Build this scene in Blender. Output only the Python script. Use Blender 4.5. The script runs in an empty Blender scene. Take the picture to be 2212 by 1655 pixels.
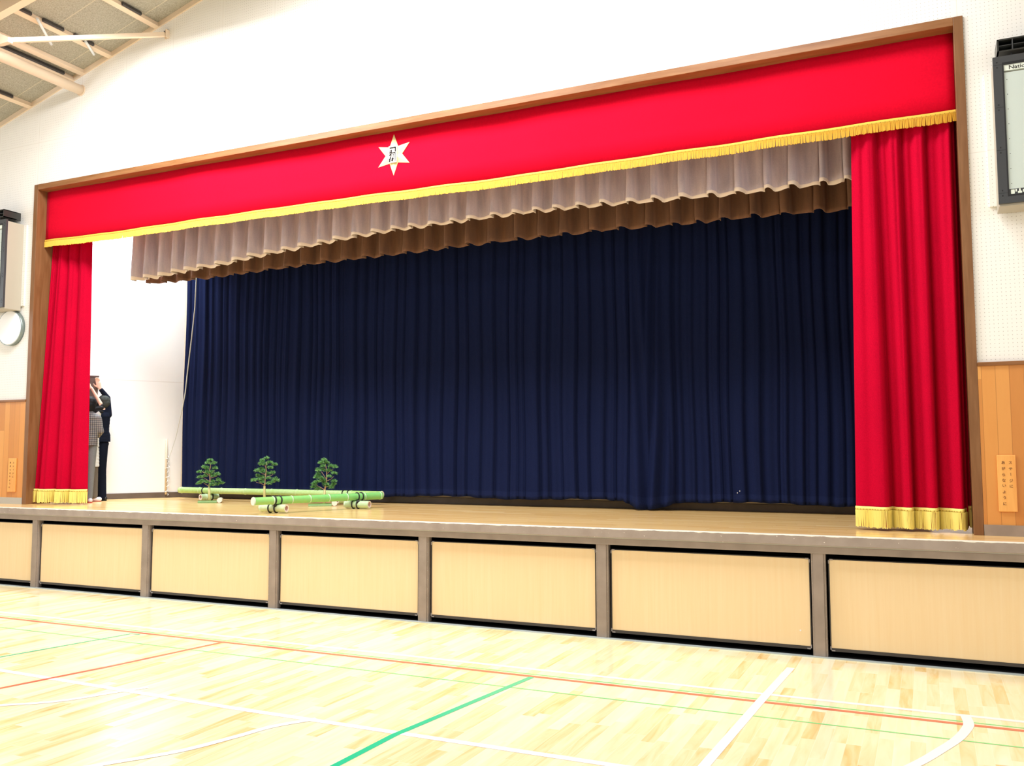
import bpy, bmesh, math, random
from mathutils import Vector, Matrix
random.seed(7)
C = bpy.context.scene.collection
PI = math.pi

# ---------------------------------------------------------------- camera, world, lights, exposure
W, H = 2212, 1655
F = 1943.03
CAM = Vector((10.4321, -7.9530, 1.6919))
YAW, PITCH, ROLL = -0.43109, 0.07769, -0.00179
fwd = Vector((math.sin(YAW)*math.cos(PITCH), math.cos(YAW)*math.cos(PITCH), math.sin(PITCH)))
rgt = Vector((math.cos(YAW), -math.sin(YAW), 0)); upv = rgt.cross(fwd)
r2 = rgt*math.cos(ROLL) + upv*math.sin(ROLL); u2 = upv*math.cos(ROLL) - rgt*math.sin(ROLL)
cd = bpy.data.cameras.new('camera'); cam = bpy.data.objects.new('camera', cd); C.objects.link(cam)
cd.sensor_width = 36; cd.lens = F*36/W; cd.clip_start = 0.05; cd.clip_end = 200
m = Matrix((r2, u2, -fwd)).transposed().to_4x4(); m.translation = CAM
cam.matrix_world = m
sc = bpy.context.scene
sc.camera = cam
sc.view_settings.view_transform = 'Standard'; sc.view_settings.look = 'None'
sc.view_settings.gamma = 1; sc.view_settings.use_curve_mapping = False
sc.view_settings.exposure = 0.08
sc.cycles.max_bounces = 8; sc.cycles.diffuse_bounces = 5; sc.cycles.sample_clamp_indirect = 8

world = bpy.data.worlds.new('world'); sc.world = world; world.use_nodes = True
bg = world.node_tree.nodes['Background']; bg.inputs[0].default_value = (0.93, 0.97, 1, 1); bg.inputs[1].default_value = 0.6

def area(name, loc, target, sx, sy, power, color=(1, 1, 1)):
    l = bpy.data.lights.new(name, 'AREA'); l.shape = 'RECTANGLE'; l.size = sx; l.size_y = sy
    l.energy = power; l.color = color
    o = bpy.data.objects.new(name, l); C.objects.link(o); o.location = loc
    o.rotation_euler = (Vector(target)-Vector(loc)).to_track_quat('-Z', 'Y').to_euler()
    return o
# ceiling lamps of the hall, all above and outside the picture
for i, (x, z, p) in enumerate(((2.3, 6.95, 290), (5.4, 7.3, 340), (8.8, 6.9, 130))):
    area('hall_ceiling_lamp', (x, -1.35, z), (x, -0.7, 0), 2.2, 1.3, p, (0.98, 0.985, 1))
for x, p in ((1.5, 45), (5.0, 50), (9.5, 85)):
    area('hall_ceiling_lamp', (x, -7.0, 6.7), (x, -6.0, 0), 1.2, 1.2, p, (1, 0.99, 0.97))
# daylight through the high side windows
area('window_daylight_left', (-4.0, -5.5, 3.9), (5, -3.0, 1.5), 9, 2.4, 200, (0.92, 0.96, 1))
area('window_daylight_right', (13.95, -5.5, 3.9), (5, -3.0, 1.5), 9, 2.4, 110, (0.92, 0.96, 1))
# unseen fill light added above the left wing to brighten its white wall
area('wing_wall_fill', (-0.35, 1.95, 5.9), (-0.8, 1.8, 2.5), 0.6, 0.5, 85, (0.84, 0.94, 1)).data.spread = math.radians(95)

# ---------------------------------------------------------------- helpers
def at(u, v, ax, val):
    """point of the view ray through photo pixel (u, v) where coordinate ax equals val"""
    d = fwd + r2*((u-W/2)/F) - u2*((v-H/2)/F)
    return CAM + d*((val-CAM[ax])/d[ax])
def colx(u, y, z=1.1):
    """world x seen in photo column u at depth y and height z"""
    lo, hi = -8.0, 20.0
    for _ in range(40):
        mid = (lo+hi)/2; d = Vector((mid, y, z))-CAM
        uu = W/2 + F*d.dot(r2)/d.dot(fwd)
        if uu < u: lo = mid
        else: hi = mid
    return (lo+hi)/2

class MB:
    """collects shapes in world space, builds one mesh object"""
    def __init__(s): s.bm = bmesh.new(); s.mi = 0
    def _tag(s, verts):
        for f in {f for v in verts for f in v.link_faces}: f.material_index = s.mi
    def box(s, x0, x1, y0, y1, z0, z1, bev=0):
        r = bmesh.ops.create_cube(s.bm, size=1)
        for v in r['verts']:
            v.co = Vector(((x0+x1)/2+v.co.x*(x1-x0), (y0+y1)/2+v.co.y*(y1-y0), (z0+z1)/2+v.co.z*(z1-z0)))
        vs = r['verts']
        s._tag(vs)
        if bev:
            es = list({e for v in vs for e in v.link_edges})
            g = bmesh.ops.bevel(s.bm, geom=es, offset=bev, segments=2, affect='EDGES', profile=0.5)
            for f in g['faces']: f.material_index = s.mi
        return s
    def obox(s, M, sx, sy, sz, bev=0):
        r = bmesh.ops.create_cube(s.bm, size=1)
        for v in r['verts']: v.co = M @ Vector((v.co.x*sx, v.co.y*sy, v.co.z*sz))
        s._tag(r['verts'])
        if bev:
            es = list({e for v in r['verts'] for e in v.link_edges})
            g = bmesh.ops.bevel(s.bm, geom=es, offset=bev, segments=2, affect='EDGES', profile=0.5)
            for f in g['faces']: f.material_index = s.mi
        return s
    def poly(s, pts):
        f = s.bm.faces.new([s.bm.verts.new(p) for p in pts]); f.material_index = s.mi; return f
    def prism(s, pts, d):
        """closed polygon pts extruded by vector d"""
        d = Vector(d); a = [s.bm.verts.new(p) for p in pts]; b = [s.bm.verts.new(Vector(p)+d) for p in pts]
        n = len(pts); fs = [s.bm.faces.new(a), s.bm.faces.new(b[::-1])]
        for i in range(n): fs.append(s.bm.faces.new((a[i], b[i], b[(i+1) % n], a[(i+1) % n])))
        for f in fs: f.material_index = s.mi
        bmesh.ops.recalc_face_normals(s.bm, faces=fs)
        return s
    def tube(s, pts, rad, seg=12, cap=True):
        pts = [Vector(p) for p in pts]; n = len(pts)
        rads = rad if isinstance(rad, (list, tuple)) else [rad]*n
        rings = []; ref = None
        for i, p in enumerate(pts):
            t = (pts[min(i+1, n-1)]-pts[max(i-1, 0)]).normalized()
            if ref is None: ref = t.orthogonal().normalized()
            ref = (ref - t*ref.dot(t)).normalized(); b = t.cross(ref)
            rings.append([s.bm.verts.new(p+(ref*math.cos(2*PI*k/seg)+b*math.sin(2*PI*k/seg))*rads[i]) for k in range(seg)])
        for i in range(n-1):
            for k in range(seg):
                f = s.bm.faces.new((rings[i][k], rings[i][(k+1) % seg], rings[i+1][(k+1) % seg], rings[i+1][k]))
                f.material_index = s.mi; f.smooth = True
        if cap:
            for r in (rings[0][::-1], rings[-1]):
                f = s.bm.faces.new(r); f.material_index = s.mi
        return rings
    def ball(s, c, r, sx=1, sy=1, sz=1, u=16, v=10, M=None):
        q = bmesh.ops.create_uvsphere(s.bm, u_segments=u, v_segments=v, radius=1)
        for w in q['verts']:
            p = Vector((w.co.x*r*sx, w.co.y*r*sy, w.co.z*r*sz))
            w.co = Vector(c)+((M @ p) if M else p)
            for f in w.link_faces: f.smooth = True; f.material_index = s.mi
        return s
    def build(s, name, mats, parent=None, loc=None):
        me = bpy.data.meshes.new(name)
        o = bpy.data.objects.new(name, me); C.objects.link(o)
        off = Vector(loc) if loc is not None else Vector((0, 0, 0))
        if parent is not None:
            o.parent = parent
            w = Vector((0, 0, 0)); q = parent
            while q is not None: w += q.location; q = q.parent
            off = w
        bmesh.ops.translate(s.bm, verts=s.bm.verts, vec=-off)
        s.bm.to_mesh(me); s.bm.free()
        if parent is None: o.location = off
        for mm in (mats if isinstance(mats, (list, tuple)) else [mats]): me.materials.append(mm)
        return o
def tag(o, label, cat, group=None, kind=None):
    if label: o['label'] = label
    if cat: o['category'] = cat
    if group: o['group'] = group
    if kind: o['kind'] = kind
    return o
def thing(name, loc, label, cat, group=None):
    o = bpy.data.objects.new(name, None); C.objects.link(o); o.location = loc; o.empty_display_size = 0.1
    return tag(o, label, cat, group)
def struct(o, label=None, cat=None):
    o['kind'] = 'structure'
    if label: o['label'] = label
    if cat: o['category'] = cat
    return o
def copy_tree(o, parent=None):
    c = o.copy(); C.objects.link(c)
    if parent: c.parent = parent
    for ch in [q for q in bpy.data.objects if q.parent == o]: copy_tree(ch, c)
    return c

# ---------------------------------------------------------------- materials
def mat(name, col, rough=0.6, metal=0, spec=0.5, **kw):
    mt = bpy.data.materials.new(name); mt.use_nodes = True
    b = mt.node_tree.nodes['Principled BSDF']
    b.inputs['Base Color'].default_value = (*col, 1); b.inputs['Roughness'].default_value = rough
    b.inputs['Metallic'].default_value = metal; b.inputs['Specular IOR Level'].default_value = spec
    for k, v in kw.items(): b.inputs[k].default_value = v
    return mt
class NT:
    def __init__(s, mt): s.t = mt.node_tree; s.b = s.t.nodes['Principled BSDF']
    def n(s, typ, **kw):
        q = s.t.nodes.new(typ)
        for k, v in kw.items(): setattr(q, k, v)
        return q
    def l(s, a, b): s.t.links.new(a, b)
    def pos(s):
        q = s.n('ShaderNodeNewGeometry'); x = s.n('ShaderNodeSeparateXYZ'); s.l(q.outputs['Position'], x.inputs[0]); return x.outputs, q.outputs['Position']
    def obj(s):
        q = s.n('ShaderNodeTexCoord'); return q.outputs['Object']
    def m(s, op, a, b=None, c=None):
        q = s.n('ShaderNodeMath', operation=op)
        for i, v in enumerate((a, b, c)):
            if v is None: continue
            if isinstance(v, (int, float)): q.inputs[i].default_value = v
            else: s.l(v, q.inputs[i])
        return q.outputs[0]
    def noise(s, vec, scale, detail=3, mapscale=None, dist=0):
        if mapscale:
            mp = s.n('ShaderNodeMapping'); mp.inputs['Scale'].default_value = mapscale; s.l(vec, mp.inputs[0]); vec = mp.outputs[0]
        q = s.n('ShaderNodeTexNoise'); q.inputs['Scale'].default_value = scale; q.inputs['Detail'].default_value = detail
        q.inputs['Distortion'].default_value = dist; s.l(vec, q.inputs['Vector']); return q.outputs['Fac']
    def ramp(s, fac, stops):
        q = s.n('ShaderNodeValToRGB'); e = q.color_ramp.elements
        while len(e) > 1: e.remove(e[-1])
        e[0].position = stops[0][0]; e[0].color = (*stops[0][1], 1)
        for p, c in stops[1:]:
            k = e.new(p); k.color = (*c, 1)
        s.l(fac, q.inputs[0]); return q.outputs[0]
    def mix(s, fac, a, b, mode='MIX'):
        q = s.n('ShaderNodeMix', data_type='RGBA', blend_type=mode)
        for i, v in ((0, fac), (6, a), (7, b)):
            if isinstance(v, (int, float)): q.inputs[i].default_value = v
            elif isinstance(v, tuple): q.inputs[i].default_value = (*v, 1)
            else: s.l(v, q.inputs[i])
        return q.outputs[2]
    def base(s, c): s.l(c, s.b.inputs['Base Color'])
    def bump(s, h, strength=0.3, dist=0.002):
        q = s.n('ShaderNodeBump'); q.inputs['Strength'].default_value = strength; q.inputs['Distance'].default_value = dist
        s.l(h, q.inputs['Height']); s.l(q.outputs[0], s.b.inputs['Normal'])

def plank_mat(name, ramp, pw, pl, along='y', rough=0.22, gap=(0.55, 0.35, 0.15), gapw=0.035, grain=0.25, spec=0.5):
    mt = mat(name, (1, 1, 1), rough, 0, spec); t = NT(mt); (X, Y, Z), P = t.pos()
    a, b = (X, Y) if along == 'y' else ((Y, X) if along == 'x' else (X, Z))
    row = t.m('FLOOR', t.m('DIVIDE', a, pw))
    wn = t.n('ShaderNodeTexWhiteNoise', noise_dimensions='1D'); t.l(row, wn.inputs['W'])
    sh = t.m('MULTIPLY', wn.outputs['Value'], 7.31)
    seg = t.m('FLOOR', t.m('DIVIDE', t.m('ADD', b, sh), pl))
    cb = t.n('ShaderNodeCombineXYZ'); t.l(row, cb.inputs[0]); t.l(seg, cb.inputs[1])
    w2 = t.n('ShaderNodeTexWhiteNoise', noise_dimensions='2D'); t.l(cb.outputs[0], w2.inputs['Vector'])
    ms = (9, 0.9, 9) if along == 'y' else ((0.9, 9, 9) if along == 'x' else (9, 9, 0.9))
    off = t.n('ShaderNodeVectorMath', operation='ADD'); t.l(P, off.inputs[0])
    sc3 = t.n('ShaderNodeVectorMath', operation='SCALE'); t.l(w2.outputs['Color'], sc3.inputs[0]); sc3.inputs['Scale'].default_value = 9
    t.l(sc3.outputs[0], off.inputs[1])
    g = t.noise(off.outputs[0], 1.6, 6, ms, 1.1)
    v = t.m('ADD', t.m('MULTIPLY', w2.outputs['Value'], 1-grain), t.m('MULTIPLY', g, grain*1.0))
    col = t.ramp(v, ramp)
    fr = t.m('FRACT', t.m('DIVIDE', a, pw)); e1 = t.m('LESS_THAN', fr, gapw)
    fr2 = t.m('FRACT', t.m('DIVIDE', t.m('ADD', b, sh), pl)); e2 = t.m('LESS_THAN', fr2, 0.003/pl*1.2)
    e = t.m('MULTIPLY', t.m('MAXIMUM', e1, e2), 0.55)
    t.base(t.mix(e, col, gap)); return mt

M = {}
M['court'] = plank_mat('court_maple', [(0.15, (0.76, 0.45, 0.15)), (0.26, (0.86, 0.61, 0.27)), (0.38, (0.92, 0.74, 0.42)), (0.54, (0.95, 0.83, 0.54)), (0.80, (0.97, 0.90, 0.68))],
                       0.085, 0.62, 'y', 0.16, (0.98, 0.90, 0.72), 0.03, 0.62, 0.5)
M['stagefloor'] = plank_mat('stage_planks', [(0.0, (0.74, 0.43, 0.15)), (0.4, (0.86, 0.56, 0.22)), (0.8, (0.92, 0.64, 0.29)), (1, (0.96, 0.78, 0.44))],
                            0.066, 0.9, 'x', 0.2, (0.50, 0.30, 0.12), 0.04, 0.35, 0.35)
M['wainscot'] = plank_mat('wainscot_planks', [(0.0, (0.56, 0.22, 0.055)), (0.5, (0.70, 0.30, 0.075)), (1, (0.78, 0.38, 0.11))],
                          0.1035, 5.0, 'z', 0.35, (0.35, 0.13, 0.03), 0.045, 0.3)
def wood(name, c1, c2, scale=(3, 3, 22), rough=0.45, gscale=2.0, spec=0.4):
    mt = mat(name, c1, rough, 0, spec); t = NT(mt); _, P = t.pos()
    n = t.noise(P, gscale, 5, scale, 0.5)
    t.base(t.ramp(n, [(0.25, c1), (0.75, c2)])); return mt
M['trimwood'] = wood('frame_wood', (0.18, 0.075, 0.026), (0.27, 0.13, 0.055), (12, 12, 1.2), 0.4)
M['trimwood_h'] = wood('frame_wood_header', (0.21, 0.08, 0.022), (0.34, 0.16, 0.065), (1.2, 12, 12), 0.4)
M['panelwood'] = wood('drawer_veneer', (0.88, 0.66, 0.38), (0.91, 0.71, 0.44), (26, 26, 1.0), 0.42, 1.4)
def paint(name, col, rough=0.4, amt=0.12, scale=6, spec=0.5):
    mt = mat(name, col, rough, 0, spec); t = NT(mt); _, P = t.pos()
    n = t.noise(P, scale, 4)
    t.base(t.ramp(n, [(0.3, tuple(c*(1-amt) for c in col)), (0.7, tuple(min(1, c*(1+amt)) for c in col))])); return mt
M['taupe'] = paint('taupe_paint', (0.32, 0.26, 0.22), 0.35)
def nosing_mat():
    mt = mat('nosing_paint', (0.3, 0.25, 0.2), 0.35); t = NT(mt); (X, Y, Z), P = t.pos()
    n = t.noise(P, 6, 4); base = t.ramp(n, [(0.3, (0.33, 0.27, 0.235)), (0.7, (0.41, 0.345, 0.305))])
    worn = t.noise(P, 9, 3, (1.0, 1, 1)); thr = t.m('ADD', 0.9915, t.m('MULTIPLY', t.m('SUBTRACT', worn, 0.5), 0.026))
    chip = t.m('GREATER_THAN', Z, thr)
    c = t.mix(chip, base, (0.86, 0.82, 0.72))
    sp = t.m('GREATER_THAN', t.noise(P, 42, 1), 0.745)
    t.base(t.mix(sp, c, (0.8, 0.76, 0.7))); return mt
M['nosing'] = nosing_mat()
M['greyedge'] = mat('grey_edge', (0.50, 0.50, 0.46), 0.35)
M['black'] = mat('black_shade', (0.006, 0.006, 0.008), 0.8)  # shade under the stage painted as flat black
M['darkgrey'] = mat('dark_metal', (0.045, 0.04, 0.04), 0.4)
M['alu'] = mat('aluminium_strip', (0.55, 0.62, 0.62), 0.35, 0.3)
M['capgrey'] = mat('grey_cap', (0.33, 0.30, 0.30), 0.4)
def wall_mat():
    mt = mat('perforated_board', (0.88, 0.88, 0.84), 0.7, 0, 0.2); t = NT(mt); (X, Y, Z), P = t.pos()
    s = 0.0334; x0 = -0.892; pz = 2.42; ph = 1.84
    xi = t.m('SUBTRACT', X, x0); zi = t.m('SUBTRACT', Z, pz)
    fx = t.m('SUBTRACT', t.m('FRACT', t.m('DIVIDE', xi, s)), 0.5); fz = t.m('SUBTRACT', t.m('FRACT', t.m('DIVIDE', zi, s)), 0.5)
    r = t.m('SQRT', t.m('ADD', t.m('POWER', fx, 2), t.m('POWER', fz, 2)))
    hole = t.m('LESS_THAN', r, 0.10)
    sx = t.m('FRACT', t.m('DIVIDE', xi, 0.835)); sz = t.m('FRACT', t.m('DIVIDE', zi, ph))
    nb = t.m('MULTIPLY', t.m('GREATER_THAN', sx, 0.03), t.m('LESS_THAN', sx, 0.97))
    nz = t.m('MULTIPLY', t.m('GREATER_THAN', sz, 0.015), t.m('LESS_THAN', sz, 0.985))
    hole = t.m('MULTIPLY', hole, t.m('MULTIPLY', nb, nz))
    seam = t.m('MAXIMUM', t.m('LESS_THAN', sx, 0.0055), t.m('LESS_THAN', sz, 0.0022))
    c = t.mix(t.m('MULTIPLY', hole, 0.62), (0.90, 0.885, 0.85), (0.28, 0.22, 0.19))
    c = t.mix(t.m('MULTIPLY', seam, 0.35), c, (0.45, 0.38, 0.30))
    t.base(c); return mt
M['perf'] = wall_mat()
M['white'] = mat('white_paint', (0.86, 0.87, 0.88), 0.6, 0, 0.3)
def sidewall_mat():
    mt = mat('stage_wall_paint', (0.86, 0.87, 0.88), 0.6, 0, 0.3); t = NT(mt); (X, Y, Z), P = t.pos()
    s = t.m('LESS_THAN', t.m('ABSOLUTE', t.m('SUBTRACT', Z, 2.83)), 0.006)
    t.base(t.mix(t.m('MULTIPLY', s, 0.4), (0.87, 0.87, 0.87), (0.6, 0.55, 0.5))); return mt
M['stagewall'] = sidewall_mat()
M['cream'] = mat('cream_wall', (0.62, 0.54, 0.42), 0.6)
M['brownbase'] = paint('brown_baseboard', (0.12, 0.09, 0.075), 0.25)
M['steel'] = mat('cream_steel_paint', (0.82, 0.66, 0.50), 0.45)
M['rod'] = mat('white_rod', (0.8, 0.85, 0.9), 0.4)
def ceil_mat():
    mt = mat('wood_wool_board', (0.4, 0.37, 0.3), 0.9, 0, 0.1); t = NT(mt); (X, Y, Z), P = t.pos()
    n = t.noise(P, 60, 5); n2 = t.noise(P, 1.6, 3)
    c = t.ramp(n, [(0.3, (0.27, 0.26, 0.22)), (0.7, (0.50, 0.48, 0.42))])
    c = t.mix(t.m('MULTIPLY', n2, 0.5), c, (0.50, 0.47, 0.36))
    sy = t.m('LESS_THAN', t.m('FRACT', t.m('DIVIDE', t.m('ADD', Y, 0.28), 0.61)), 0.02)
    t.base(t.mix(t.m('MULTIPLY', sy, 0.5), c, (0.75, 0.68, 0.5))); t.bump(n, 0.6, 0.01); return mt
M['ceiling'] = ceil_mat()
def cloth(name, col, rough=0.9, sheen=0.4, tint=None, amt=0.18, scale=130, spec=0.03):
    mt = mat(name, col, rough, 0, spec); t = NT(mt); _, P = t.pos()
    n = t.noise(P, scale, 3); n2 = t.noise(P, 1.2, 3)
    k = t.m('ADD', t.m('MULTIPLY', n, 0.7), t.m('MULTIPLY', n2, 0.3))
    t.base(t.ramp(k, [(0.3, tuple(c*(1-amt) for c in col)), (0.7, tuple(min(1, c*(1+amt)) for c in col))]))
    t.b.inputs['Sheen Weight'].default_value = sheen; t.b.inputs['Sheen Roughness'].default_value = 0.4
    t.b.inputs['Sheen Tint'].default_value = (*(tint or col), 1); return mt
M['red'] = cloth('red_velvet', (0.50, 0.002, 0.026), 0.85, 0.15, (1, 0.05, 0.15))
M['redflat'] = cloth('red_valance_cloth', (0.68, 0.0035, 0.025), 0.85, 0.25, (1, 0.1, 0.2), 0.08, 60)
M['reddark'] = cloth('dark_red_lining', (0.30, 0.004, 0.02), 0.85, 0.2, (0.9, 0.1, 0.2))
M['gold'] = mat('gold_fringe', (0.84, 0.52, 0.075), 0.6, 0, 0.3)
M['goldlight'] = mat('yellow_fringe', (0.95, 0.84, 0.24), 0.6, 0, 0.3)
M['goldhole'] = mat('fringe_eyelets', (0.38, 0.22, 0.03), 0.8)
def border_mat(name, c1, c2, hem):
    mt = mat(name, c1, 0.75, 0, 0.15); t = NT(mt); _, P = t.pos()
    n = t.noise(P, 2.2, 5, (5, 5, 0.8)); n2 = t.noise(P, 90, 3)
    k = t.m('ADD', t.m('MULTIPLY', n, 0.75), t.m('MULTIPLY', n2, 0.25))
    t.base(t.ramp(k, [(0.3, c1), (0.7, c2)])); t.b.inputs['Sheen Weight'].default_value = 0.5
    t.b.inputs['Sheen Tint'].default_value = (*hem, 1); return mt
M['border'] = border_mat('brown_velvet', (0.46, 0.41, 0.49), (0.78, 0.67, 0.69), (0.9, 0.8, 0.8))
M['borderhemlit'] = border_mat('brown_velvet_hem_lit', (0.90, 0.76, 0.66), (0.95, 0.84, 0.74), (1, 0.9, 0.85))  # same velvet painted lighter, for light bounced up onto the hem
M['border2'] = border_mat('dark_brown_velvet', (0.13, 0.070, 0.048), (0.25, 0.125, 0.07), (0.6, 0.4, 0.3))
M['navy'] = cloth('navy_curtain_cloth', (0.0090, 0.0140, 0.050), 0.95, 0.03, (0.2, 0.25, 0.6), 0.15, 90)
M['navyhem'] = cloth('navy_hem_cloth', (0.0115, 0.0175, 0.060), 0.95, 0.03, (0.2, 0.25, 0.6), 0.15, 90)
M['plaque'] = wood('plaque_wood', (0.82, 0.36, 0.09), (0.92, 0.50, 0.15), (10, 10, 1), 0.4)
M['ink'] = mat('brown_ink', (0.16, 0.05, 0.02), 0.6)
M['blackink'] = mat('black_ink', (0.025, 0.02, 0.02), 0.8, 0, 0.1)
M['star'] = mat('star_gold', (0.80, 0.68, 0.33), 0.5, 0, 0.3)
M['starplate'] = mat('star_plate', (0.66, 0.62, 0.54), 0.4)
M['cabinet'] = mat('beige_cabinet', (0.46, 0.42, 0.34), 0.5)
M['bezel'] = mat('charcoal_bezel', (0.052, 0.056, 0.062), 0.35)
M['bezeldark'] = mat('dark_recess', (0.01, 0.01, 0.012), 0.6)
M['grille'] = mat('pale_grille', (0.58, 0.66, 0.62), 0.6)
M['label'] = mat('white_label', (0.8, 0.86, 0.78), 0.5)
M['hornbox'] = mat('horn_plastic', (0.03, 0.032, 0.03), 0.3)
M['hornlip'] = mat('horn_lip', (0.30, 0.30, 0.22), 0.35)
M['clockface'] = mat('clock_face', (0.9, 0.9, 0.9), 0.3)
M['clockrim'] = mat('clock_rim', (0.22, 0.27, 0.26), 0.3, 0.4)
def bamboo_mat(name, c1, c2, c3):
    mt = mat(name, c1, 0.3, 0, 0.5); t = NT(mt); _, P = t.pos()
    n = t.noise(P, 1.4, 4); n2 = t.noise(P, 30, 3, (1, 1, 1))
    k = t.m('ADD', t.m('MULTIPLY', n, 0.7), t.m('MULTIPLY', n2, 0.3))
    t.base(t.ramp(k, [(0.3, c1), (0.5, c2), (0.72, c3)])); return mt
M['bamboo'] = bamboo_mat('green_bamboo', (0.17, 0.52, 0.13), (0.23, 0.62, 0.19), (0.34, 0.64, 0.18))
M['bamboo2'] = bamboo_mat('yellow_green_bamboo', (0.32, 0.52, 0.12), (0.42, 0.64, 0.25), (0.60, 0.78, 0.42))
M['bamboopale'] = bamboo_mat('pale_bamboo', (0.38, 0.58, 0.30), (0.50, 0.68, 0.42), (0.66, 0.74, 0.45))
M['footgreen'] = bamboo_mat('olive_bamboo', (0.12, 0.24, 0.05), (0.16, 0.30, 0.08), (0.24, 0.34, 0.12))
M['ring'] = mat('bamboo_node_ring', (0.62, 0.78, 0.60), 0.5)
M['ring2'] = mat('pale_node_ring', (0.52, 0.70, 0.36), 0.5)
M['bcut'] = mat('cut_bamboo', (0.86, 0.83, 0.72), 0.6)
M['bpink'] = mat('bamboo_hollow', (0.72, 0.52, 0.46), 0.7)
M['rubber'] = mat('black_strap', (0.012, 0.014, 0.016), 0.5)
M['needle'] = mat('pine_needles', (0.10, 0.30, 0.09), 0.5)
M['needle2'] = mat('pine_needles_light', (0.24, 0.50, 0.18), 0.5)
M['twig'] = mat('pine_bark', (0.46, 0.31, 0.21), 0.7)
M['stake'] = bamboo_mat('stake_wood', (0.50, 0.50, 0.18), (0.60, 0.55, 0.25), (0.60, 0.66, 0.34))
M['rope'] = mat('white_rope', (0.62, 0.66, 0.62), 0.7)
M['stick'] = wood('thin_stick_wood', (0.60, 0.48, 0.33), (0.72, 0.60, 0.44), (10, 10, 1))
M['skin'] = mat('skin', (0.80, 0.53, 0.41), 0.5, 0, 0.4)
M['hairblack'] = mat('black_hair', (0.012, 0.012, 0.014), 0.65, 0, 0.2)
M['hairgrey'] = mat('greying_hair', (0.05, 0.056, 0.053), 0.8, 0, 0.1)
M['suit'] = cloth('navy_suit', (0.010, 0.013, 0.024), 0.85, 0.1, (0.2, 0.2, 0.4), 0.2)
M['trousergrey'] = cloth('grey_trousers', (0.20, 0.22, 0.24), 0.85, 0.1, (0.5, 0.5, 0.5), 0.15)
M['trouserbrown'] = cloth('brown_grey_trousers', (0.16, 0.14, 0.12), 0.85, 0.1, (0.5, 0.5, 0.5), 0.15)
M['blouse'] = cloth('white_blouse', (0.72, 0.74, 0.74), 0.8, 0.1, (1, 1, 1), 0.08)
M['shoewhite'] = mat('white_slipper', (0.85, 0.8, 0.85), 0.5)
M['shoered'] = mat('red_sole', (0.6, 0.08, 0.06), 0.5)
M['shoeblack'] = mat('black_shoe', (0.01, 0.01, 0.012), 0.3)
M['boxbrown'] = wood('brown_case', (0.10, 0.075, 0.065), (0.16, 0.12, 0.105), (6, 6, 2), 0.4)
def plaid_mat():
    mt = mat('plaid_wool', (0.4, 0.35, 0.3), 0.85, 0, 0.1); t = NT(mt); (X, Y, Z), P = t.pos()
    s = t.m('ADD', t.m('MULTIPLY', X, 0.65), t.m('MULTIPLY', Y, 0.76))
    fa = t.m('FRACT', t.m('DIVIDE', s, 0.027)); fb = t.m('FRACT', t.m('DIVIDE', Z, 0.027))
    la = t.m('LESS_THAN', fa, 0.34); lb = t.m('LESS_THAN', fb, 0.34)
    k = t.m('MULTIPLY', t.m('ADD', la, lb), 0.5)
    t.base(t.ramp(k, [(0.0, (0.29, 0.27, 0.26)), (0.5, (0.11, 0.11, 0.12)), (1.0, (0.03, 0.03, 0.05))])); return mt
M['plaid'] = plaid_mat()

# ---------------------------------------------------------------- hall dimensions
YW = 0.584                      # gable wall face
XL, XR, ZT, TW = -0.922, 10.842, 5.488, 0.076   # outer edge of the proscenium frame
YV = 0.72                       # valance plane
XC = 4.96; SL = 0.2858
def roofz(x): return 6.562 + SL*((x if x < XC else 2*XC-x)+1.596)
X0, X1, Y0 = -4.2, 14.1, -12.5

# floor, with painted court lines
fl = struct(MB().box(X0-0.3, X1+0.3, Y0, 0.12, -0.12, 0).build('floor', M['court']), 'glossy maple sports hall floor with painted court lines', 'floor')
M['lwhite'] = mat('white_line_paint', (0.92, 0.92, 0.93), 0.2)
M['lred'] = mat('red_line_paint', (0.72, 0.16, 0.09), 0.2)
M['lgreen'] = mat('light_green_line_paint', (0.22, 0.72, 0.26), 0.2)
M['lteal'] = mat('green_line_paint', (0.03, 0.58, 0.30), 0.2)
LZ = [0.0006]
def line(pts, w, mm):
    LZ[0] += 0.00012
    if len(pts) > 4:
        q = [Vector(p) for p in pts]; q = [q[0]*2-q[1]]+q+[q[-1]*2-q[-2]]; out = []
        for i in range(1, len(q)-2):
            for k in range(6):
                u = k/6; a, b_, c_, d_ = q[i-1:i+3]
                out.append(tuple(0.5*((2*b_)+(c_-a)*u+(2*a-5*b_+4*c_-d_)*u*u+(3*b_-a-3*c_+d_)*u**3)))
        pts = out+[tuple(q[-2])]
    b = MB(); n = len(pts); z = LZ[0]; L = []; R = []
    for i, p in enumerate(pts):
        q = Vector(pts[min(i+1, n-1)])-Vector(pts[max(i-1, 0)]); q.normalize(); nn = Vector((-q.y, q.x))*w/2
        L.append((p[0]+nn.x, p[1]+nn.y)); R.append((p[0]-nn.x, p[1]-nn.y))
    loop = L+R[::-1]
    if True:
        for i in range(n-1):
            b.poly([(R[i][0], R[i][1], z), (R[i+1][0], R[i+1][1], z), (L[i+1][0], L[i+1][1], z), (L[i][0], L[i][1], z)])
    return b.build('court_line', mm, fl)
line([(X0, -1.335), (12.2, -1.335)], 0.050, M['lwhite'])
line([(X0, -1.485), (12.2, -1.485)], 0.022, M['lgreen'])
line([(X0, -1.548), (12.2, -1.548)], 0.046, M['lred'])
line([(X0, -1.905), (12.2, -1.905)], 0.020, M['lgreen'])
line([(3.0, -3.06), (3.6, -3.08), (6.2, -3.15), (12.2, -3.16)], 0.060, M['lwhite'])
line([(7.655, -1.57), (7.46, -3.2), (7.44, -5.2)], 0.048, M['lteal'])
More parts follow.
